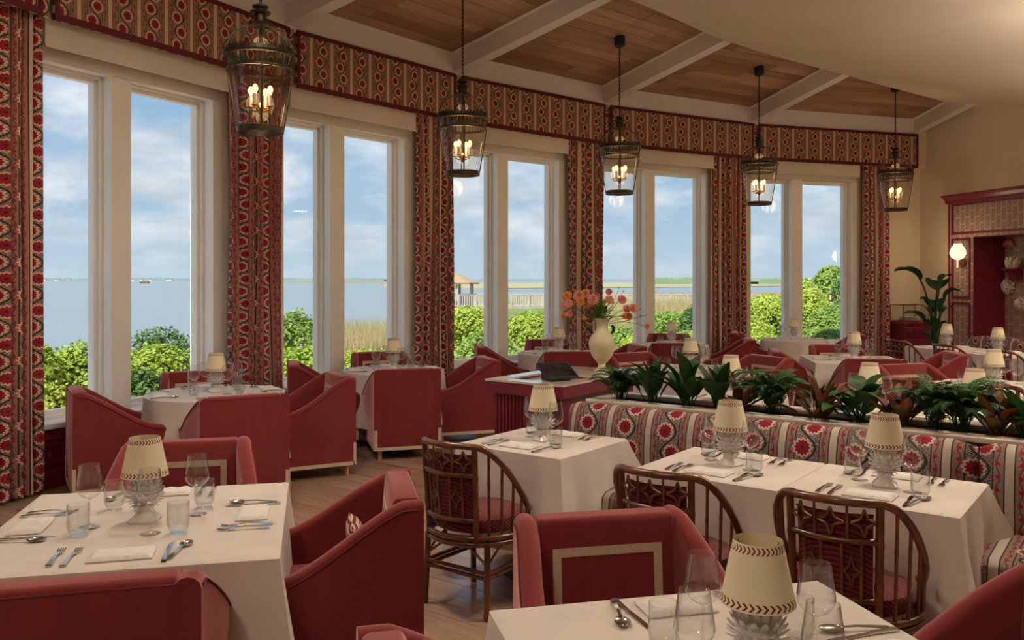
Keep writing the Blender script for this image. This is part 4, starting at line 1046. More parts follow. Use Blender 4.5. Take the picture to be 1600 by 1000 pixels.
# the striped pillow in the armchair beside the left foreground table
def build_pillow():
    m = MB(); n = 12; rows = []; bk = []
    for i in range(n+1):
        r = []; b = []
        for j in range(n+1):
            u, v = -1+2*i/n, -1+2*j/n; th = .05*((1-u**4)*(1-v**4))**.6; pin = 1-.10*(1-abs(u))*abs(v)**3-.10*(1-abs(v))*abs(u)**3
            r.append((u*.135*pin, th*.8, v*.135*pin)); b.append((u*.135*pin, -th*.8, v*.135*pin))
        rows.append(r); bk.append(list(reversed(b)))
    m.loft(rows, False); m.loft(bk, False); o = m.obj('cushion', MT['pillow'], smooth=True)
    a = math.radians(13); d = rotv(.70+.12, -.06, a); o.location = (-1.415+d[0], 3.33+d[1], .47+.125); o.rotation_euler = (math.radians(-18), 0, a+PI/2)
    tag(o, 'small striped cushion in the armchair right of the left foreground table', 'cushion')
build_pillow()
# ------------------------------------------------------------------ banquette and planter
Q0 = Vector((.475, 5.62)); QM = Matrix.Translation((Q0.x, Q0.y, 0)) @ Matrix.Rotation(EA, 4, 'Z')
def qt(px, o):
    k = (px-CX)/FPX; p = Q0+E2*o; return (k*p.y-p.x)/(E1.x-k*E1.y)
def qobj(mb, name, mat, parent=None, **k):
    o = mb.obj(name, mat, parent, **k)
    if parent is None: o.matrix_basis = QM
    return o
def build_planter():
    LEN = 4.0; ZL = .905
    pl = empty('planter_divider'); pl.matrix_basis = QM; tag(pl, 'long stone edged planter dividing the two banquettes', 'planter')
    m = MB(); m.box(.02, LEN, .03, .10, 0, ZL-.03); m.box(.02, LEN, .40, .47, 0, ZL-.03); m.box(.02, .1, .10, .40, 0, ZL-.03); m.obj('planter_box', MT['crimson'], pl)
    for (o0, o1) in ((0, .115), (.385, .50)):
        for k in range(3):
            m = MB(); m.box(k*LEN/3+.001, (k+1)*LEN/3-.001, o0, o1, ZL-.03, ZL); m.obj('stone_ledge', MT['stone'], pl, bev=.006)
    m = MB(); m.box(0, .1, .116, .384, ZL-.03, ZL); m.obj('stone_ledge', MT['stone'], pl, bev=.006)
    m = MB(); m.box(.1, LEN, .10, .40, .70, ZL-.055); m.obj('soil', MT['soil'], pl)
    def bench(name, label, sg, o0, a0, segs):
        b = empty(name); b.matrix_basis = QM; tag(b, label, 'bench')
        Y = lambda o: o0+sg*o
        for (x0, x1) in segs:
            prof = [(.00, .40), (.00, .86), (.015, .885), (.05, .895), (.095, .885), (.125, .85), (.15, .78), (.165, .66), (.16, .52), (.14, .44), (.12, .40)]
            n = 24; rings = []; uvs = []
            cum = [0]
            for i in range(1, len(prof)): cum.append(cum[-1]+math.hypot(prof[i][0]-prof[i-1][0], prof[i][1]-prof[i-1][1]))
            for k in range(n+1):
                x = x0+(x1-x0)*k/n; e = min(x-x0, x1-x); sh = 1 if e > .05 else math.sqrt(max(0, 1-(1-e/.05)**2)); f = .25+.75*sh
                rings.append([(x, Y(o*f), .40+(z-.40)*(.93+.07*sh)) for o, z in prof]); uvs.append([(x, -c) for c in cum])
            m = MB(); m.loft(rings, True, True, True, uvs); m.obj('back_cushion', MT['bench'], b, smooth=True)
            sp = [(.02, .30), (.62, .30), (.645, .33), (.65, .40), (.64, .47), (.60, .495), (.3, .50), (.02, .495)]
            m = MB(); m.loft([[(x, Y(o), z) for o, z in sp] for x in (x0+.01, x1-.01)], True, True, True, [[(x, -o) for o, z in sp] for x in (x0+.01, x1-.01)]); m.obj('seat_cushion', MT['bench'], b, bev=.01)
        X0, X1 = segs[0][0], segs[-1][1]
        m = MB(); m.box(X0+.02, X1-.02, min(Y(.02), Y(.58)), max(Y(.02), Y(.58)), 0, .295); m.obj('base', MT['crimson'], b)
    jx = qt(1522, -.16)
    bench('banquette', 'floral striped banquette facing the foreground tables', -1, -.003, 0, ((-.10, jx-.003), (jx+.003, jx+1.8)))
    bench('banquette', 'floral striped banquette on the far side of the planter', 1, .503, 0, ((-.05, 1.6), (1.61, 3.2)))
build_planter()
def wall_bench():
    b = empty('banquette', (0, 0, 0)); tag(b, 'floral striped banquette in front of the niche', 'bench')
    a = math.atan2(-.973, .23); e1 = Vector((.23, -.973)); e2 = Vector((.973, .23)); p = Vector((5.97, 11.86))+e2*.98-e1*.6
    b.location = (p.x, p.y, 0); b.rotation_euler = (0, 0, a)
    for k in range(3):
        x0, x1 = k*1.0, k*1.0+.99
        prof = [(0, .35), (0, .84), (-.03, .88), (-.09, .88), (-.13, .82), (-.15, .6), (-.13, .35)]
        m = MB(); n = 10; rings = []; uvs = []
        for q in range(n+1):
            x = x0+(x1-x0)*q/n; s = math.sin(PI*q/n)**.4; rings.append([(x, o, .35+(z-.35)*(.88+.12*s)) for o, z in prof]); uvs.append([(x, z+o) for o, z in prof])
        m.loft(rings, True, True, True, uvs); m.obj('back_cushion', MT['bench'], b, smooth=True)
        m = MB(); m.box(x0, x1, -.62, -.02, .28, .46); m.uv = [(v[0], v[1]) for v in m.v]; m.obj('seat_cushion', MT['bench'], b, bev=.03)
    m = MB(); m.box(.02, 2.97, -.56, -.02, 0, .28); m.obj('base', MT['crimson'], b)
wall_bench()
# ------------------------------------------------------------------ plants
def leaf_mesh(ln, wd, lean, droop, stem, fold=.25, n=8, tipw=.6):
    """a leaf that leaves the origin along +X/+Z; stem length then blade"""
    pts = []; ang = lean; p = Vector((0, 0, 0)); steps = n+3
    for k in range(steps+1):
        pts.append((p.copy(), ang)); sl = stem/3 if k < 3 else ln/n
        p += Vector((math.cos(ang), 0, math.sin(ang)))*sl
        ang -= droop/steps*(1.6 if k > 4 else .5)
    m = MB(); rings = []
    for k in range(3, steps+1):
        q = (k-3)/n; w = wd*.5*(math.sin(PI*q**.75)**.8 if 0 < q < 1 else .02); c, a = pts[k]; up = Vector((-math.sin(a), 0, math.cos(a)))
        rings.append([c+Vector((0, -w, 0))+up*(w*fold), c+Vector((0, -w*.5, 0))+up*(w*fold*.35), c, c+Vector((0, w*.5, 0))+up*(w*fold*.35), c+Vector((0, w, 0))+up*(w*fold)])
    m.loft(rings, False)
    m.tube([pts[k][0] for k in range(4)], .0028+wd*.012, 5)
    return m
def leafy(name, label, loc, kind, scale, seed, mat, count, group='planter plants'):
    t = empty(name, loc, 0); tag(t, label, 'plant', group); rng = random.Random(seed)
    if kind == 'palm':
        for k in range(count):
            az = rng.random()*2*PI; le = rng.uniform(.9, 1.45); ln = rng.uniform(.13, .20)*scale; m = MB(); p = Vector((rng.uniform(-.03, .03), rng.uniform(-.03, .03), 0)); a = le; pts = [p.copy()]
            st = rng.uniform(.10, .17)*scale
            for q in range(3): p = p+Vector((math.cos(a)*.5, 0, math.sin(a)))*(st/3); pts.append(p.copy())
            for q in range(9): p = p+Vector((math.cos(a), 0, math.sin(a)))*(ln/9); pts.append(p.copy()); a -= .16
            m.tube(pts, .0022, 4)
            for q in range(3, 13):
                for sg in (-1, 1):
                    for z in (0, 1, 1.5):
                        b0 = pts[q]+(pts[q-1]-pts[q])*(.5*z); d = (pts[q]-pts[q-1]).normalized(); L_ = .062*scale*(1-.05*abs(q-6)); tip = b0+d*L_*.72+Vector((0, sg*L_*.62, -.012))
                        md = b0.lerp(tip, .45); w = d*.0046; m.add([b0, md-w+Vector((0, 0, .006)), tip, md+w+Vector((0, 0, .006))], [(0, 1, 2, 3)])
            o = m.obj('frond', mat, t); o.rotation_euler = (0, 0, az)
    else:
        for k in range(count):
            az = 2*PI*k*.382+rng.uniform(-.4, .4); hi = k/count
            if kind == 'lily': m = leaf_mesh(rng.uniform(.15, .21)*scale, rng.uniform(.06, .085)*scale, rng.uniform(.95, 1.52), rng.uniform(.3, 1.3), rng.uniform(.04, .13)*scale, .35)
            elif kind == 'croton': m = leaf_mesh(rng.uniform(.12, .17)*scale, rng.uniform(.045, .06)*scale, rng.uniform(.6, 1.5), rng.uniform(.2, 1.0), rng.uniform(.04, .12)*scale, .4)
            elif kind == 'dark': m = leaf_mesh(rng.uniform(.10, .14)*scale, rng.uniform(.075, .10)*scale, rng.uniform(.5, 1.45), rng.uniform(.8, 2.0), rng.uniform(.06, .17)*scale, .25)
            else: m = leaf_mesh(rng.uniform(.38, .5)*scale, rng.uniform(.16, .21)*scale, rng.uniform(1.15, 1.45), rng.uniform(.6, 1.7), rng.uniform(.3, .85)*scale, .3, 10)
            o = m.obj('leaf', mat, t, smooth=True); o.rotation_euler = (0, 0, az); o.location = (rng.uniform(-.025, .025), rng.uniform(-.025, .025), 0)
    return t
PLZ = .85
for i, (px, kind, sc, mt, cnt, nm, lab) in enumerate((
    (968, 'palm', .95, 'palm', 34, 'parlour_palm', 'small parlour palm at the left end of the planter'),
    (1018, 'lily', 1.15, 'plant', 20, 'peace_lily', 'leafy peace lily second from the left in the planter'),
    (1074, 'lily', 1.3, 'plant', 16, 'peace_lily', 'tall peace lily third from the left in the planter'),
    (1122, 'lily', 1.22, 'plant', 17, 'peace_lily', 'peace lily beside the first red edged plant'),
    (1158, 'croton', 1.22, 'redleaf', 18, 'red_edged_plant', 'red edged leafy plant behind the middle banquette lamp'),
    (1208, 'palm', 1.12, 'palm', 46, 'parlour_palm', 'bushy round parlour palm in the middle of the planter'),
    (1280, 'croton', 1.22, 'redleaf', 24, 'red_edged_plant', 'red edged leafy plant right of the bushy palm'),
    (1345, 'dark', 1.35, 'plant', 18, 'rubber_plant', 'broad dark leaved plant standing tallest in the planter'),
    (1412, 'croton', 1.225, 'redleaf', 24, 'red_edged_plant', 'red edged plant behind the right banquette lamp'),
    (1460, 'palm', 1.15, 'palm', 36, 'parlour_palm', 'parlour palm left of the pair near the right edge'),
    (1502, 'palm', 1.15, 'palm', 44, 'parlour_palm', 'parlour palm right of the pair near the right edge'),
    (1556, 'croton', 1.225, 'redleaf', 22, 'red_edged_plant', 'red edged plant nearest the right edge of the picture'),
    (1606, 'lily', 1.3, 'plant', 14, 'peace_lily', 'peace lily cut by the right edge of the picture'))):
    o_ = .245; t_ = qt(px, o_); p = Q0+E1*t_+E2*o_
    leafy(nm, lab, (p.x, p.y, PLZ), kind, sc, 50+i, MT[mt], cnt)
# ------------------------------------------------------------------ host stand, tablet, vase
SA = math.radians(-35.5); SP = Vector((.354, 5.97)); SM = Matrix.Translation((SP.x, SP.y, 0)) @ Matrix.Rotation(SA, 4, 'Z')
def build_stand():
    t = empty('host_stand'); t.matrix_basis = SM; tag(t, 'crimson fluted host stand with a cream stone top', 'host stand')
    W_, D_ = .68, 1.18; ZT = .95      # local: x from -W to 0, y from 0 to D
    m = MB(); m.box(-W_+.05, -.05, .05, D_-.05, 0, ZT-.10); m.obj('body', MT['crimson'], t)
    m = MB(); m.box(-W_+.004, -.004, .004, D_-.004, ZT-.10, ZT-.036); [m.box(*b, ZT-.036, ZT-.0145) for b in ((-W_+.004, -.004, .004, .12), (-W_+.004, -.004, .62, D_-.004), (-W_+.004, -W_+.12, .12, .62), (-.10, -.004, .12, .62))]; m.obj('apron', MT['crimson'], t)
    rx0, rx1, ry0, ry1 = -W_+.12, -.10, .12, .62
    m = MB()
    for b in ((-W_, 0, 0, ry0), (-W_, 0, ry1, D_), (-W_, rx0, ry0, ry1), (rx1, 0, ry0, ry1)): m.box(*b, ZT-.014, ZT)
    m.obj('stone_top', MT['stone'], t)
    m = MB(); m.box(rx0, rx1, ry0, ry1, ZT-.034, ZT-.026); m.obj('recess', MT['stone'], t)
    n = 18
    for k in range(n):
        x = -W_+.06+(W_-.12)*(k+.5)/n; m = MB(); m.tube([(x, .046, .10), (x, .046, ZT-.105)], .0135, 8); m.obj('flute', MT['crimson'], t, smooth=True)
    n = 28
    for k in range(n):
        y = .06+(D_-.12)*(k+.5)/n; m = MB(); m.tube([(-W_+.046, y, .10), (-W_+.046, y, ZT-.105)], .0135, 8); m.obj('flute', MT['crimson'], t, smooth=True)
    m = MB(); m.box(-W_+.03, -.03, .03, D_-.03, 0, .10); m.obj('plinth', MT['crimson'], t, bev=.006)
    # tablet on a wedge
    b = empty('tablet_computer'); b.matrix_basis = SM @ Matrix.Translation((-.32, .42, ZT-.024)) @ Matrix.Rotation(math.radians(62), 4, 'Z'); tag(b, 'black tablet propped on the host stand', 'tablet')
    rr = Matrix.Translation((0, 0, .06)) @ Matrix.Rotation(math.radians(28), 4, 'X')
    m = MB(); m.box(-.135, .135, -.10, .10, .0, .022, rr); m.obj('case', MT['tablet'], b, bev=.004)
    m = MB(); m.box(-.122, .122, -.088, .088, .0222, .0235, rr); m.obj('screen', MT['screen'], b)
    m = MB(); m.prism([(-.06, 0), (.08, 0), (.08, .055)], .18, Matrix(((0, 0, 1, -.09), (1, 0, 0, 0), (0, 1, 0, 0), (0, 0, 0, 1)))); m.obj('prop', MT['tablet'], b)
    # vase
    v = empty('flower_vase', (.714, 6.86, ZT)); tag(v, 'honey coloured alabaster amphora vase on the host stand', 'vase')
    prof = [(0, 0), (.062, 0), (.064, .01), (.045, .02), (.03, .045), (.026, .062), (.034, .07), (.05, .085), (.082, .13), (.100, .18), (.105, .22), (.098, .26), (.075, .30), (.052, .33), (.044, .35), (.046, .385), (.06, .41), (.072, .418), (.072, .424), (.05, .42), (.038, .39), (.036, .34)]
    m = MB(); m.lathe(prof, 40); m.obj('vase_body', MT['alab'], v, smooth=True)
    for sg in (-1, 1):
        m = MB(); m.tube(curve([(sg*.075, 0, .30), (sg*.092, 0, .33), (sg*.090, 0, .355), (sg*.075, 0, .365)], 4), [.012]*13, 6); m.obj('handle', MT['bronze'], v, smooth=True)
    f = empty('flower_arrangement', (.714, 6.86, ZT)); tag(f, 'loose arrangement of coral dahlias and wiry stems in the vase', 'flowers'); rng = random.Random(12)
    S_ = 6.86/FPX
    heads = [(886, 462, 8, 'o'), (904, 461, 9, 'c'), (894, 470, 8, 'c'), (916, 459, 8, 'c'), (926, 468, 10, 'c'), (931, 480, 9, 'c'), (906, 471, 7, 'o'), (888, 474, 7, 'c'), (951, 456, 6, 'c'), (950, 468, 8, 'c'), (971, 468, 8, 'c'), (978, 482, 7, 'c'), (987, 481, 8, 'c'), (982, 494, 7, 'c'), (974, 494, 5, 'o'), (944, 488, 6, 'c'), (890, 490, 6, 'c'), (881, 495, 5, 'o'), (911, 496, 4, 'o'), (1008, 509, 5, 'c'), (916, 478, 6, 'c'), (884, 478, 7, 'c')]
    for i, (px, py, r, c) in enumerate(heads):
        dy = rng.uniform(-.10, .10); p = Vector(((px-CX)*S_-.714, dy, EYE+(HY-py)*S_-ZT)); R = r*S_*1.05
        nrm = Vector((p.x*1.2+rng.uniform(-.2, .2), -1.0+rng.uniform(-.3, .3), .35)).normalized(); q = nrm.to_track_quat('Z', 'Y').to_matrix().to_4x4(); M = Matrix.Translation(p) @ q
        m = MB()
        for ly, (rs, lift, n) in enumerate(((1, .10, 13), (.8, .30, 11), (.55, .5, 9), (.3, .62, 6))):
            for k in range(n):
                a = 2*PI*(k+.5*(ly % 2))/n; w = R*rs*.30; ca, sa = math.cos(a), math.sin(a)
                def V(x, y, z): return M @ Vector((x*ca-y*sa, x*sa+y*ca, z))
                m.add([V(0, 0, 0), V(R*rs*.6, w, R*lift*.6), V(R*rs, 0, R*lift), V(R*rs*.6, -w, R*lift*.6)], [(0, 1, 2, 3)])
        m.obj('flower_head', MT['petalo' if c == 'o' else 'petal'], f)
        m = MB(); base = Vector((rng.uniform(-.02, .02), rng.uniform(-.02, .02), .37)); mid = base.lerp(p, .5)+Vector((0, 0, .03)); m.tube(curve([base, mid, p], 5), .0022, 4); m.obj('stem', MT['stem'], f)
    for i, (px, py) in enumerate(((967, 449), (976, 455), (1011, 493), (1000, 493), (880, 465), (960, 474), (976, 488), (928, 455), (1000, 484), (896, 478), (920, 490))):
        p = Vector(((px-CX)*S_-.714, rng.uniform(-.08, .08), EYE+(HY-py)*S_-ZT)); m = MB(); base = Vector((0, 0, .37)); m.tube(curve([base, base.lerp(p, .55)+Vector((0, 0, -.01)), p], 5), .0018, 4)
        m.lathe([(0, -.006), (.006, 0), (0, .007)], 6, p); m.obj('bud_stem', MT['stem'], f)
    for k in range(60):
        az = rng.random()*2*PI; ln = rng.uniform(.05, .085); m = leaf_mesh(ln, ln*.38, rng.uniform(.1, 1.4), rng.uniform(.3, 1.5), rng.uniform(.03, .10), .3, 5); o = m.obj('leaf', MT['bush_c'], f); o.rotation_euler = (0, 0, az); o.location = (rng.uniform(-.05, .03), rng.uniform(-.03, .03), rng.uniform(.39, .47))
build_stand()
# ------------------------------------------------------------------ sideboard and tall plant in the far corner
def build_corner():
    f = F[5]; t0 = f.t(1390, -.1); p = f.M @ Vector((t0+.02, OW+.02, 0)); a = math.atan2(f.d.y, f.d.x)
    s = empty('sideboard', (p.x, p.y, 0), a); tag(s, 'low crimson sideboard against the cream wall in the far corner', 'sideboard')
    W_ = .66; D_ = .45; H_ = .92
    m = MB(); m.box(.02, W_-.02, -D_+.02, 0, .06, H_-.06); m.obj('body', MT['crimson'], s, bev=.004)
    m = MB(); m.box(0, W_, -D_, .0, H_-.06, H_); m.obj('top', MT['crimson'], s, bev=.012)
    for k in range(2):
        m = MB(); m.box(.05, W_-.05, -D_, -D_+.025, H_-.28-k*.24, H_-.08-k*.24); d = m.obj('drawer', MT['crimson'], s, bev=.006)
        for x in (.2, .46):
            m = MB(); m.tube([(x+.03*math.cos(q*PI/5), -D_-.012, H_-.19-k*.24+.03*math.sin(q*PI/5)) for q in range(10)], .006, 5, closed=True); m.obj('ring_pull', MT['bronze'], d)
    m = MB(); m.box(.03, W_-.03, -D_+.04, -.02, 0, .06); m.obj('plinth', MT['crimson'], s)
    g = empty('display_case', (p.x, p.y, H_+.001), a); tag(g, 'brass edged glass case on the crimson sideboard', 'glass case')
    m = MB(); gw, gd, gh = .62, .38, .30
    for x in (.05, gw):
        for y in (-.06, -gd): m.box(x-.006, x+.006, y-.006, y+.006, 0, gh)
    for z in (.006, gh):
        for y in (-.06, -gd): m.box(.05, gw, y-.006, y+.006, z-.006, z+.006)
        for x in (.05, gw): m.box(x-.006, x+.006, -gd, -.06, z-.006, z+.006)
    m.obj('brass_edges', MT['brass'], g)
    for y in (-.06, -gd):
        m = MB(); m.box(.056, gw-.006, y-.001, y+.001, .012, gh-.006); m.obj('glass_side', MT['pane'], g)
    for k in range(4):
        q = f.M @ Vector((t0+.32, OW+.02+.24, 0)); m = MB(); m.lathe([(0, 0), (.10, 0), (.17, .012), (.17, .016), (.10, .006), (0, .006)], 28); o = m.obj('dinner_plate', MT['ceramic'], smooth=True)
        o.location = (q.x, q.y, H_+.012+k*.018); tag(o, '%s of four stacked white plates on the sideboard' % ('bottom', 'second lowest', 'second highest', 'top')[k], 'plate', 'plates on the sideboard')
    # bird of paradise plant
    b = at(1461, 437+FPX*EYE/13.9, 0); b = Vector(((1461-CX)/FPX*13.9, 13.9, 0))
    t = empty('tall_pot_plant', b, 0); tag(t, 'tall broad leaved plant in a pot beside the sideboard', 'plant')
    m = MB(); m.lathe([(0, 0), (.15, 0), (.19, .30), (.20, .34), (.18, .34), (.17, .30), (0, .30)], 24); m.obj('pot', MT['crimson'], t, smooth=True)
    rng = random.Random(5); k_ = 13.9/FPX
    tips = [(1400, 424, 1.0), (1480, 440, .95), (1490, 455, .85), (1440, 468, .7), (1484, 432, .7), (1415, 490, .75), (1476, 505, .7), (1445, 500, .6), (1490, 480, .6), (1468, 470, .8), (1458, 520, .5), (1455, 480, .6)]
    for (px, py, s) in tips:
        tip = Vector(((px-1461)*k_, rng.uniform(-.25, .25), EYE+(HY-py)*k_)); hb = Vector((rng.uniform(-.06, .06), rng.uniform(-.06, .06), .30))
        dirx = Vector((tip.x, tip.y, 0)); dl = max(.05, dirx.length); dirx = dirx/dl
        att = Vector((tip.x*.35, tip.y*.35, tip.z-.10*s-.05)); ctrl = curve([hb, hb.lerp(att, .6)*1.0+Vector((-tip.x*.08, 0, .05)), att, att.lerp(tip, .5)+Vector((0, 0, .09*s)), tip], 6)
        m = MB(); ns = 13; m.tube(ctrl[:ns+1], .013, 6)
        rings = []; n = len(ctrl)-1
        for i in range(ns-1, n+1):
            q = (i-(ns-1))/(n-ns+1); w = .20*s*(math.sin(PI*q**.8)**.75 if 0 < q < 1 else .03); tg = (ctrl[min(i+1, n)]-ctrl[i-1]).normalized(); sd = tg.cross(Vector((0, 0, 1)))
            if sd.length < .05: sd = Vector((0, 1, 0))
            sd.normalize(); up = sd.cross(tg)
            rings.append([ctrl[i]-sd*w+up*w*.3, ctrl[i]-sd*w*.5+up*w*.08, ctrl[i], ctrl[i]+sd*w*.5+up*w*.08, ctrl[i]+sd*w+up*w*.3])
        m.loft(rings, False); m.obj('leaf', MT['plant'], t, smooth=True)
build_corner()
# ------------------------------------------------------------------ outdoors
def build_outside():
    m = MB(); m.add([(-6000, 5, -1.55), (6000, 5, -1.55), (6000, 9000, -1.55), (-6000, 9000, -1.55)], [(0, 1, 2, 3)])
    tag(m.obj('water', MT['water']), 'calm grey blue lagoon stretching to the far shore', 'water', kind='stuff')
    def land(name, label, pts, z, mat, cat):
        m = MB(); P = [((px-CX)/FPX*Z, Z, z) for px, Z in pts]; Q = [(x, y, z-1.2) for x, y, _ in P]; n = len(P)
        m.add(P+Q, [tuple(range(n))]+[(i, i+n, (i+1) % n+n, (i+1) % n) for i in range(n)]); return tag(m.obj(name, mat), label, cat, kind='structure')
    land('ground', 'rough grassy ground outside the windows', [(-700, 6), (-700, 19), (-100, 20), (300, 20), (560, 21), (640, 27), (700, 60), (760, 68), (1200, 75), (1900, 70), (2300, 30), (1900, 14), (1500, 16.6), (1200, 15.3), (960, 13.8), (720, 11.9), (450, 9.8), (50, 7.2)], -.62, MT['lawn'], 'ground')
    land('marsh', 'tan marsh flat beyond the boardwalk on the right', [(770, 76), (1010, 95), (1190, 120), (1330, 190), (2000, 170), (2000, 76), (1200, 76)], -1.3, MT['marsh'], 'marsh')
    land('marsh', 'long tan marsh strip across the lagoon', [(600, 330), (760, 300), (1010, 340), (1240, 420), (1700, 420), (1700, 900), (1000, 900), (760, 800), (600, 600)], -1.2, MT['fargrass'], 'marsh')
    def ridge(name, label, px0, px1, Z, h, base, mat, jag, seed, n=120, cat='shore'):
        rng = random.Random(seed); m = MB(); rings = []
        for i in range(n+1):
            px = px0+(px1-px0)*i/n; x = (px-CX)/FPX*Z; hh = h*(1+jag*(mnoise.noise((px*.06, seed, 0))+.6*mnoise.noise((px*.31, seed, 3)))); e = min(1, min(i, n-i)/4+.1)
            rings.append([(x, Z, -1.6), (x, Z, base+hh*e), (x, Z+60, base+hh*e*.9), (x, Z+60, -1.6)])
        m.loft(rings, False); return tag(m.obj(name, mat), label, cat, kind='structure')
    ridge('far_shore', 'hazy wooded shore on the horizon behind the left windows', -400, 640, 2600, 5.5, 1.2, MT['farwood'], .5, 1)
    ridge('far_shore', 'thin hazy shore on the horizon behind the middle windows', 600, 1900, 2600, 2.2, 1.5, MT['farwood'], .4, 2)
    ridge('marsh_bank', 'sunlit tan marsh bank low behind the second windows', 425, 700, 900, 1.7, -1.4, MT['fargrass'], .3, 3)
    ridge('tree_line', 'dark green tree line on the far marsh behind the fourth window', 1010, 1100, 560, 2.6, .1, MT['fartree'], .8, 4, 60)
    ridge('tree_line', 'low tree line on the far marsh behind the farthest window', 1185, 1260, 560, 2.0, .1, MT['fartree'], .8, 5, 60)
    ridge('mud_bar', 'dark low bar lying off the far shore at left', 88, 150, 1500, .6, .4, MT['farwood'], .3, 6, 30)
    rng = random.Random(8)
    for i in range(7):
        px = (70, 90, 108, 207, 221, 236, 265)[i]; Z = 2560; x = (px-CX)/FPX*Z; t = empty('shore_house', (x, Z, -1)); tag(t, '%s tiny white house along the hazy far shore, counted from the left' % ('first', 'second', 'third', 'fourth', 'fifth', 'sixth', 'seventh')[i], 'house', 'white houses on the far shore')
        w, h = rng.uniform(4, 9), 4.2; m = MB(); m.box(-w, w, -4, 4, 0, h); m.obj('walls', MT['white'], t)
        m = MB(); m.prism([(-w-1, h), (w+1, h), (0, h+2)], 10, Matrix(((1, 0, 0, 0), (0, 0, 1, -5), (0, 1, 0, 0), (0, 0, 0, 1)))); m.obj('roof', MT['farwood'], t)
    # duck blind in the water
    p = at(226, 443, -1.5); t = empty('duck_blind', p); tag(t, 'brown brush covered duck blind standing in the lagoon', 'hut'); sc = p.y/FPX
    m = MB()
    for k in range(160):
        x = rng.uniform(-7, 7)*sc; y = rng.uniform(-3, 3)*sc; h = rng.uniform(2.6, 4.4)*sc; m.add([(x-.3*sc, y, 0), (x+.3*sc, y, 0), (x+rng.uniform(-.6, .6)*sc, y, h)], [(0, 1, 2)])
    m.obj('brush', MT['rust'], t)
    m = MB(); m.box(-6.5*sc, 6.5*sc, -2*sc, 2*sc, 0, 2.6*sc); m.obj('platform', MT['rust'], t)
    # boardwalk and gazebo
    Z = 71.0; X = lambda px: (px-CX)/FPX*Z; DZ = -.60
    bw = empty('boardwalk', (0, Z, 0)); tag(bw, 'weathered timber boardwalk with picket railing beyond the bushes', 'boardwalk')
    x0, x1 = X(690), X(1180); m = MB(); m.box(x0, x1, -1, 1, DZ-.16, DZ); m.obj('deck', MT['grey_timber'], bw)
    n = 18
    for k in range(n+1):
        x = x0+(x1-x0)*k/n
        for y in (-.95, .95):
            m = MB(); m.box(x-.09, x+.09, y-.09, y+.09, -1.9, DZ+1.1); m.obj('post', MT['grey_timber'], bw)
    for y in (-.95, .95):
        for z in (DZ+1.05, DZ+.15, DZ-.4):
            m = MB(); m.box(x0, x1, y-.05, y+.05, z-.05, z+.05); m.obj('rail', MT['grey_timber'], bw)
        m = MB(); k = 0; x = x0
        while x < x1: m.box(x, x+.10, y-.02, y+.02, DZ+.15, DZ+1.05); x += .19
        o = m.obj('pickets', MT['grey_timber'], bw); o['kind'] = 'stuff'
    g = empty('gazebo', (X(699), Z+1.5, 0)); tag(g, 'shingle roofed timber gazebo at the end of the boardwalk', 'gazebo')
    m = MB(); m.lathe([(2.55, 1.32), (2.55, 1.44), (.25, 2.42), (0, 2.46)], 8, cap0=True); m.obj('roof', MT['shingle'], g)
    for k in range(8):
        a = 2*PI*(k+.5)/8; m = MB(); m.box(-.1+2.1*math.cos(a), .1+2.1*math.cos(a), -.1+2.1*math.sin(a), .1+2.1*math.sin(a), -2, 1.36); m.obj('post', MT['grey_timber'], g)
    m = MB(); m.lathe([(0, DZ-.2), (2.4, DZ-.2), (2.4, DZ), (0, DZ)], 8); m.obj('floor_deck', MT['grey_timber'], g)
    for (px, py, ln, lab) in ((822, 485, 1.5, 'turquoise kayak lying under the boardwalk'), (798, 486, 1.2, 'dark kayak lying under the boardwalk')):
        p = at(px, py, -.9); m = MB(); Zk = Z-2.6; k = 0
        rings = [[(s*ln, .30*math.sqrt(max(.02, 1-s*s))*math.cos(q*PI/4), .16*math.sqrt(max(.02, 1-s*s))*math.sin(q*PI/4)) for q in range(8)] for s in (-1, -.9, -.6, 0, .6, .9, 1)]
        m.loft(rings, True, True, True); o = m.obj('kayak', MT['teal'] if 'turq' in lab else MT['tablet'], smooth=True); o.location = ((px-CX)/FPX*Zk, Zk, EYE-(py-HY)*Zk/FPX); tag(o, lab, 'kayak')
    # bushes
    def bush(px, py, Zb, wpx, n, mat, label, ls=.09, zg=-.62, cat='bush', name='bush', trunk=False, fluff=.18, squash=1.0):
        s = Zb/FPX; cx = (px-CX)*s; zt = EYE-(py-HY)*s; rx = wpx*s*.5; rz = (zt-zg)*(.5 if not trunk else .36); cz = zt-rz; ry = rx*squash
        r = random.Random(int(px*7+py)); t = empty(name, (cx, Zb, zg)); tag(t, label, cat, 'bushes outside the windows')
        m = MB()
        blobs = [(0, 0, 0, 1.0)]
        for k in range(9):
            a = r.random()*2*PI; e = r.uniform(-.1, 1.2); blobs.append((math.cos(a)*math.cos(e)*.62, math.sin(a)*math.cos(e)*.62, math.sin(e)*.62, r.uniform(.38, .55)))
        for k in range(int(n*1.9)):
            b = r.choice(blobs) if r.random() > .22 else blobs[0]
            d = Vector((r.gauss(0, 1), r.gauss(0, 1), r.gauss(0, 1))).normalized(); d.z = d.z if d.z > -.5 else -d.z
            rad = b[3]*(1-fluff*r.random()**2+.06*r.random()); c = Vector(((b[0]+d.x*rad)*rx, (b[1]+d.y*rad)*ry, cz-zg+(b[2]+d.z*rad)*rz))
            if c.z < .02: c.z = .02+r.random()*.2
            nn = (d+Vector((r.gauss(0, .55), r.gauss(0, .55), r.gauss(0, .55)+.35))).normalized(); u = nn.orthogonal().normalized(); u = (Matrix.Rotation(r.random()*6.28, 3, nn) @ u); v = nn.cross(u); L = ls*.68*r.uniform(.6, 1.5); w = L*.38
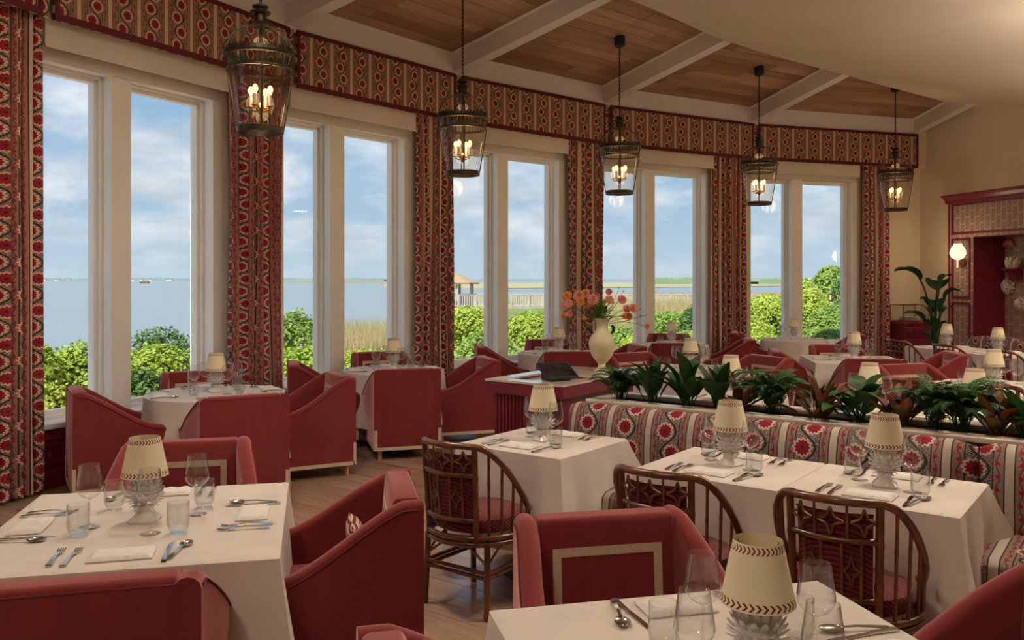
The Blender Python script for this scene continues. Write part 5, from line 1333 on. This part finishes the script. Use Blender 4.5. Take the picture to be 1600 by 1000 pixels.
            m.add([c-u*L*.5, c+v*w+nn*w*.2, c+u*L*.5, c-v*w+nn*w*.2], [(0, 1, 2, 3)])
        o = m.obj('foliage', mat, t); o['kind'] = 'stuff'
        m = MB()
        for k in range(5):
            a = r.random()*6.28; q = r.uniform(.3, .6)
            m.tube([(0, 0, -.1), (math.cos(a)*rx*q*.4, math.sin(a)*ry*q*.4, (cz-zg)*.6), (math.cos(a)*rx*q, math.sin(a)*ry*q, (cz-zg)+rz*.3)], [.05*rx+.01, .03*rx+.01, .01], 5)
        m.obj('branches', MT['bark'], t)
    A, B_, C_ = MT['bush_a'], MT['bush_b'], MT['bush_c']
    L = [(40, 540, 9.4, 150, 2600, A, 'bright green hedge shrub at the far left of the first window', .085), (125, 537, 9.9, 130, 2600, A, 'bright green hedge shrub behind the first window post', .085),
         (235, 541, 10.3, 130, 2800, A, 'light green hedge shrub in the right pane of the first window', .075), (305, 548, 10.9, 130, 2600, B_, 'green hedge shrub beside the nearest lantern curtain', .08),
         (255, 513, 13.5, 120, 1300, C_, 'sparse dark shrub rising above the first window hedge', .09), (215, 585, 9.3, 90, 1700, C_, 'dark shaded shrub low in the right pane of the first window', .085),
         (452, 492, 15, 105, 2200, B_, 'feathery pale green bush in the second window', .09), (470, 548, 12.6, 110, 2200, A, 'low bright bush below the feathery bush', .08),
         (560, 548, 14, 150, 2600, A, 'low bright bush in front of the reeds', .08), (628, 540, 15, 90, 1600, B_, 'green bush behind the second lantern curtain', .09),
         (722, 482, 18, 120, 4200, A, 'large bright bush in front of the gazebo', .10), (758, 520, 16, 100, 2400, B_, 'green bush behind the third window post', .09),
         (826, 492, 19, 120, 4000, A, 'rounded bright bush below the boardwalk', .10), (872, 500, 20, 90, 2200, B_, 'green bush left of the flower vase', .10),
         (795, 548, 15.5, 90, 1800, B_, 'low bush under the third window', .09),
         (965, 512, 21, 100, 3000, B_, 'flowering green bush behind the vase', .10), (1010, 520, 20, 90, 2200, A, 'bright bush behind the fourth window post', .1),
         (1048, 488, 27, 90, 2600, B_, 'green bush in the right pane of the fourth window', .12), (1068, 520, 21, 110, 2600, A, 'bright low bush in the right pane of the fourth window', .1), (1085, 478, 24, 50, 1400, C_, 'dark narrow bush beside the fourth curtain', .11),
         (1150, 492, 26, 110, 2600, A, 'bright bush behind the fourth curtain', .11), (1205, 462, 27, 110, 4200, A, 'tall bright bush in the left pane of the farthest window', .12), (1180, 520, 22, 120, 3000, A, 'low bright bush in the left pane of the farthest window', .10),
         (1262, 456, 27, 90, 3600, A, 'tall bright bush in the right pane of the farthest window', .12), (1305, 480, 24, 90, 3600, B_, 'deep green bush at the right of the farthest window', .11), (1290, 512, 20, 100, 2600, B_, 'low green bush under the farthest window', .10), (1350, 470, 26, 90, 2600, C_, 'dark bush behind the last curtain', .12)]
    for q in L: bush(*q)
    bush(1300, 417, 38, 62, 1900, B_, 'airy tree rising above the bushes at right', .17, cat='tree', name='tree', trunk=True)
    bush(1262, 436, 40, 60, 1500, A, 'round topped tree left of the airy tree', .17, cat='tree', name='tree', trunk=True)
    bush(1328, 428, 36, 50, 1500, C_, 'dark tree at the right side of the farthest window', .17, cat='tree', name='tree', trunk=True)
    # reeds and grasses: countless blades
    def blades(name, label, px0, px1, Z0, Z1, n, h0, h1, w, mat, zg, seed):
        r = random.Random(seed); m = MB()
        for k in range(n):
            Zq = r.uniform(Z0, Z1); x = (r.uniform(px0, px1)-CX)/FPX*Zq; h = r.uniform(h0, h1); lx, ly = r.gauss(0, .12)*h, r.gauss(0, .12)*h
            m.add([(x-w, Zq, zg), (x+w, Zq, zg), (x+lx*.4+w*.7, Zq+ly*.4, zg+h*.6), (x+lx, Zq+ly, zg+h), (x+lx*.4-w*.7, Zq+ly*.4, zg+h*.6)], [(0, 1, 2, 4), (4, 2, 3)])
        return tag(m.obj(name, mat), label, 'grass', kind='stuff')
    blades('reeds', 'tall pale reeds in the right pane of the second window', 520, 650, 15.5, 20, 3800, .9, 1.55, .012, MT['reed'], -.62, 1)
    blades('marsh_grass', 'green grass tufts below the second window', 430, 650, 13, 16.5, 2600, .4, .95, .012, MT['reedg'], -.62, 2)
    blades('reeds', 'dry reed belt in front of the boardwalk', 880, 1240, 40, 68, 9000, .7, 1.35, .03, MT['reed'], -.9, 3)
    blades('reeds', 'dry reed belt behind the boardwalk', 930, 1260, 78, 125, 7000, .8, 1.5, .06, MT['reed'], -1.3, 4)
    blades('marsh_grass', 'green marsh grass behind the boardwalk railing', 690, 960, 74, 92, 5000, .9, 1.5, .05, MT['reedg'], -1.3, 5)
build_outside()
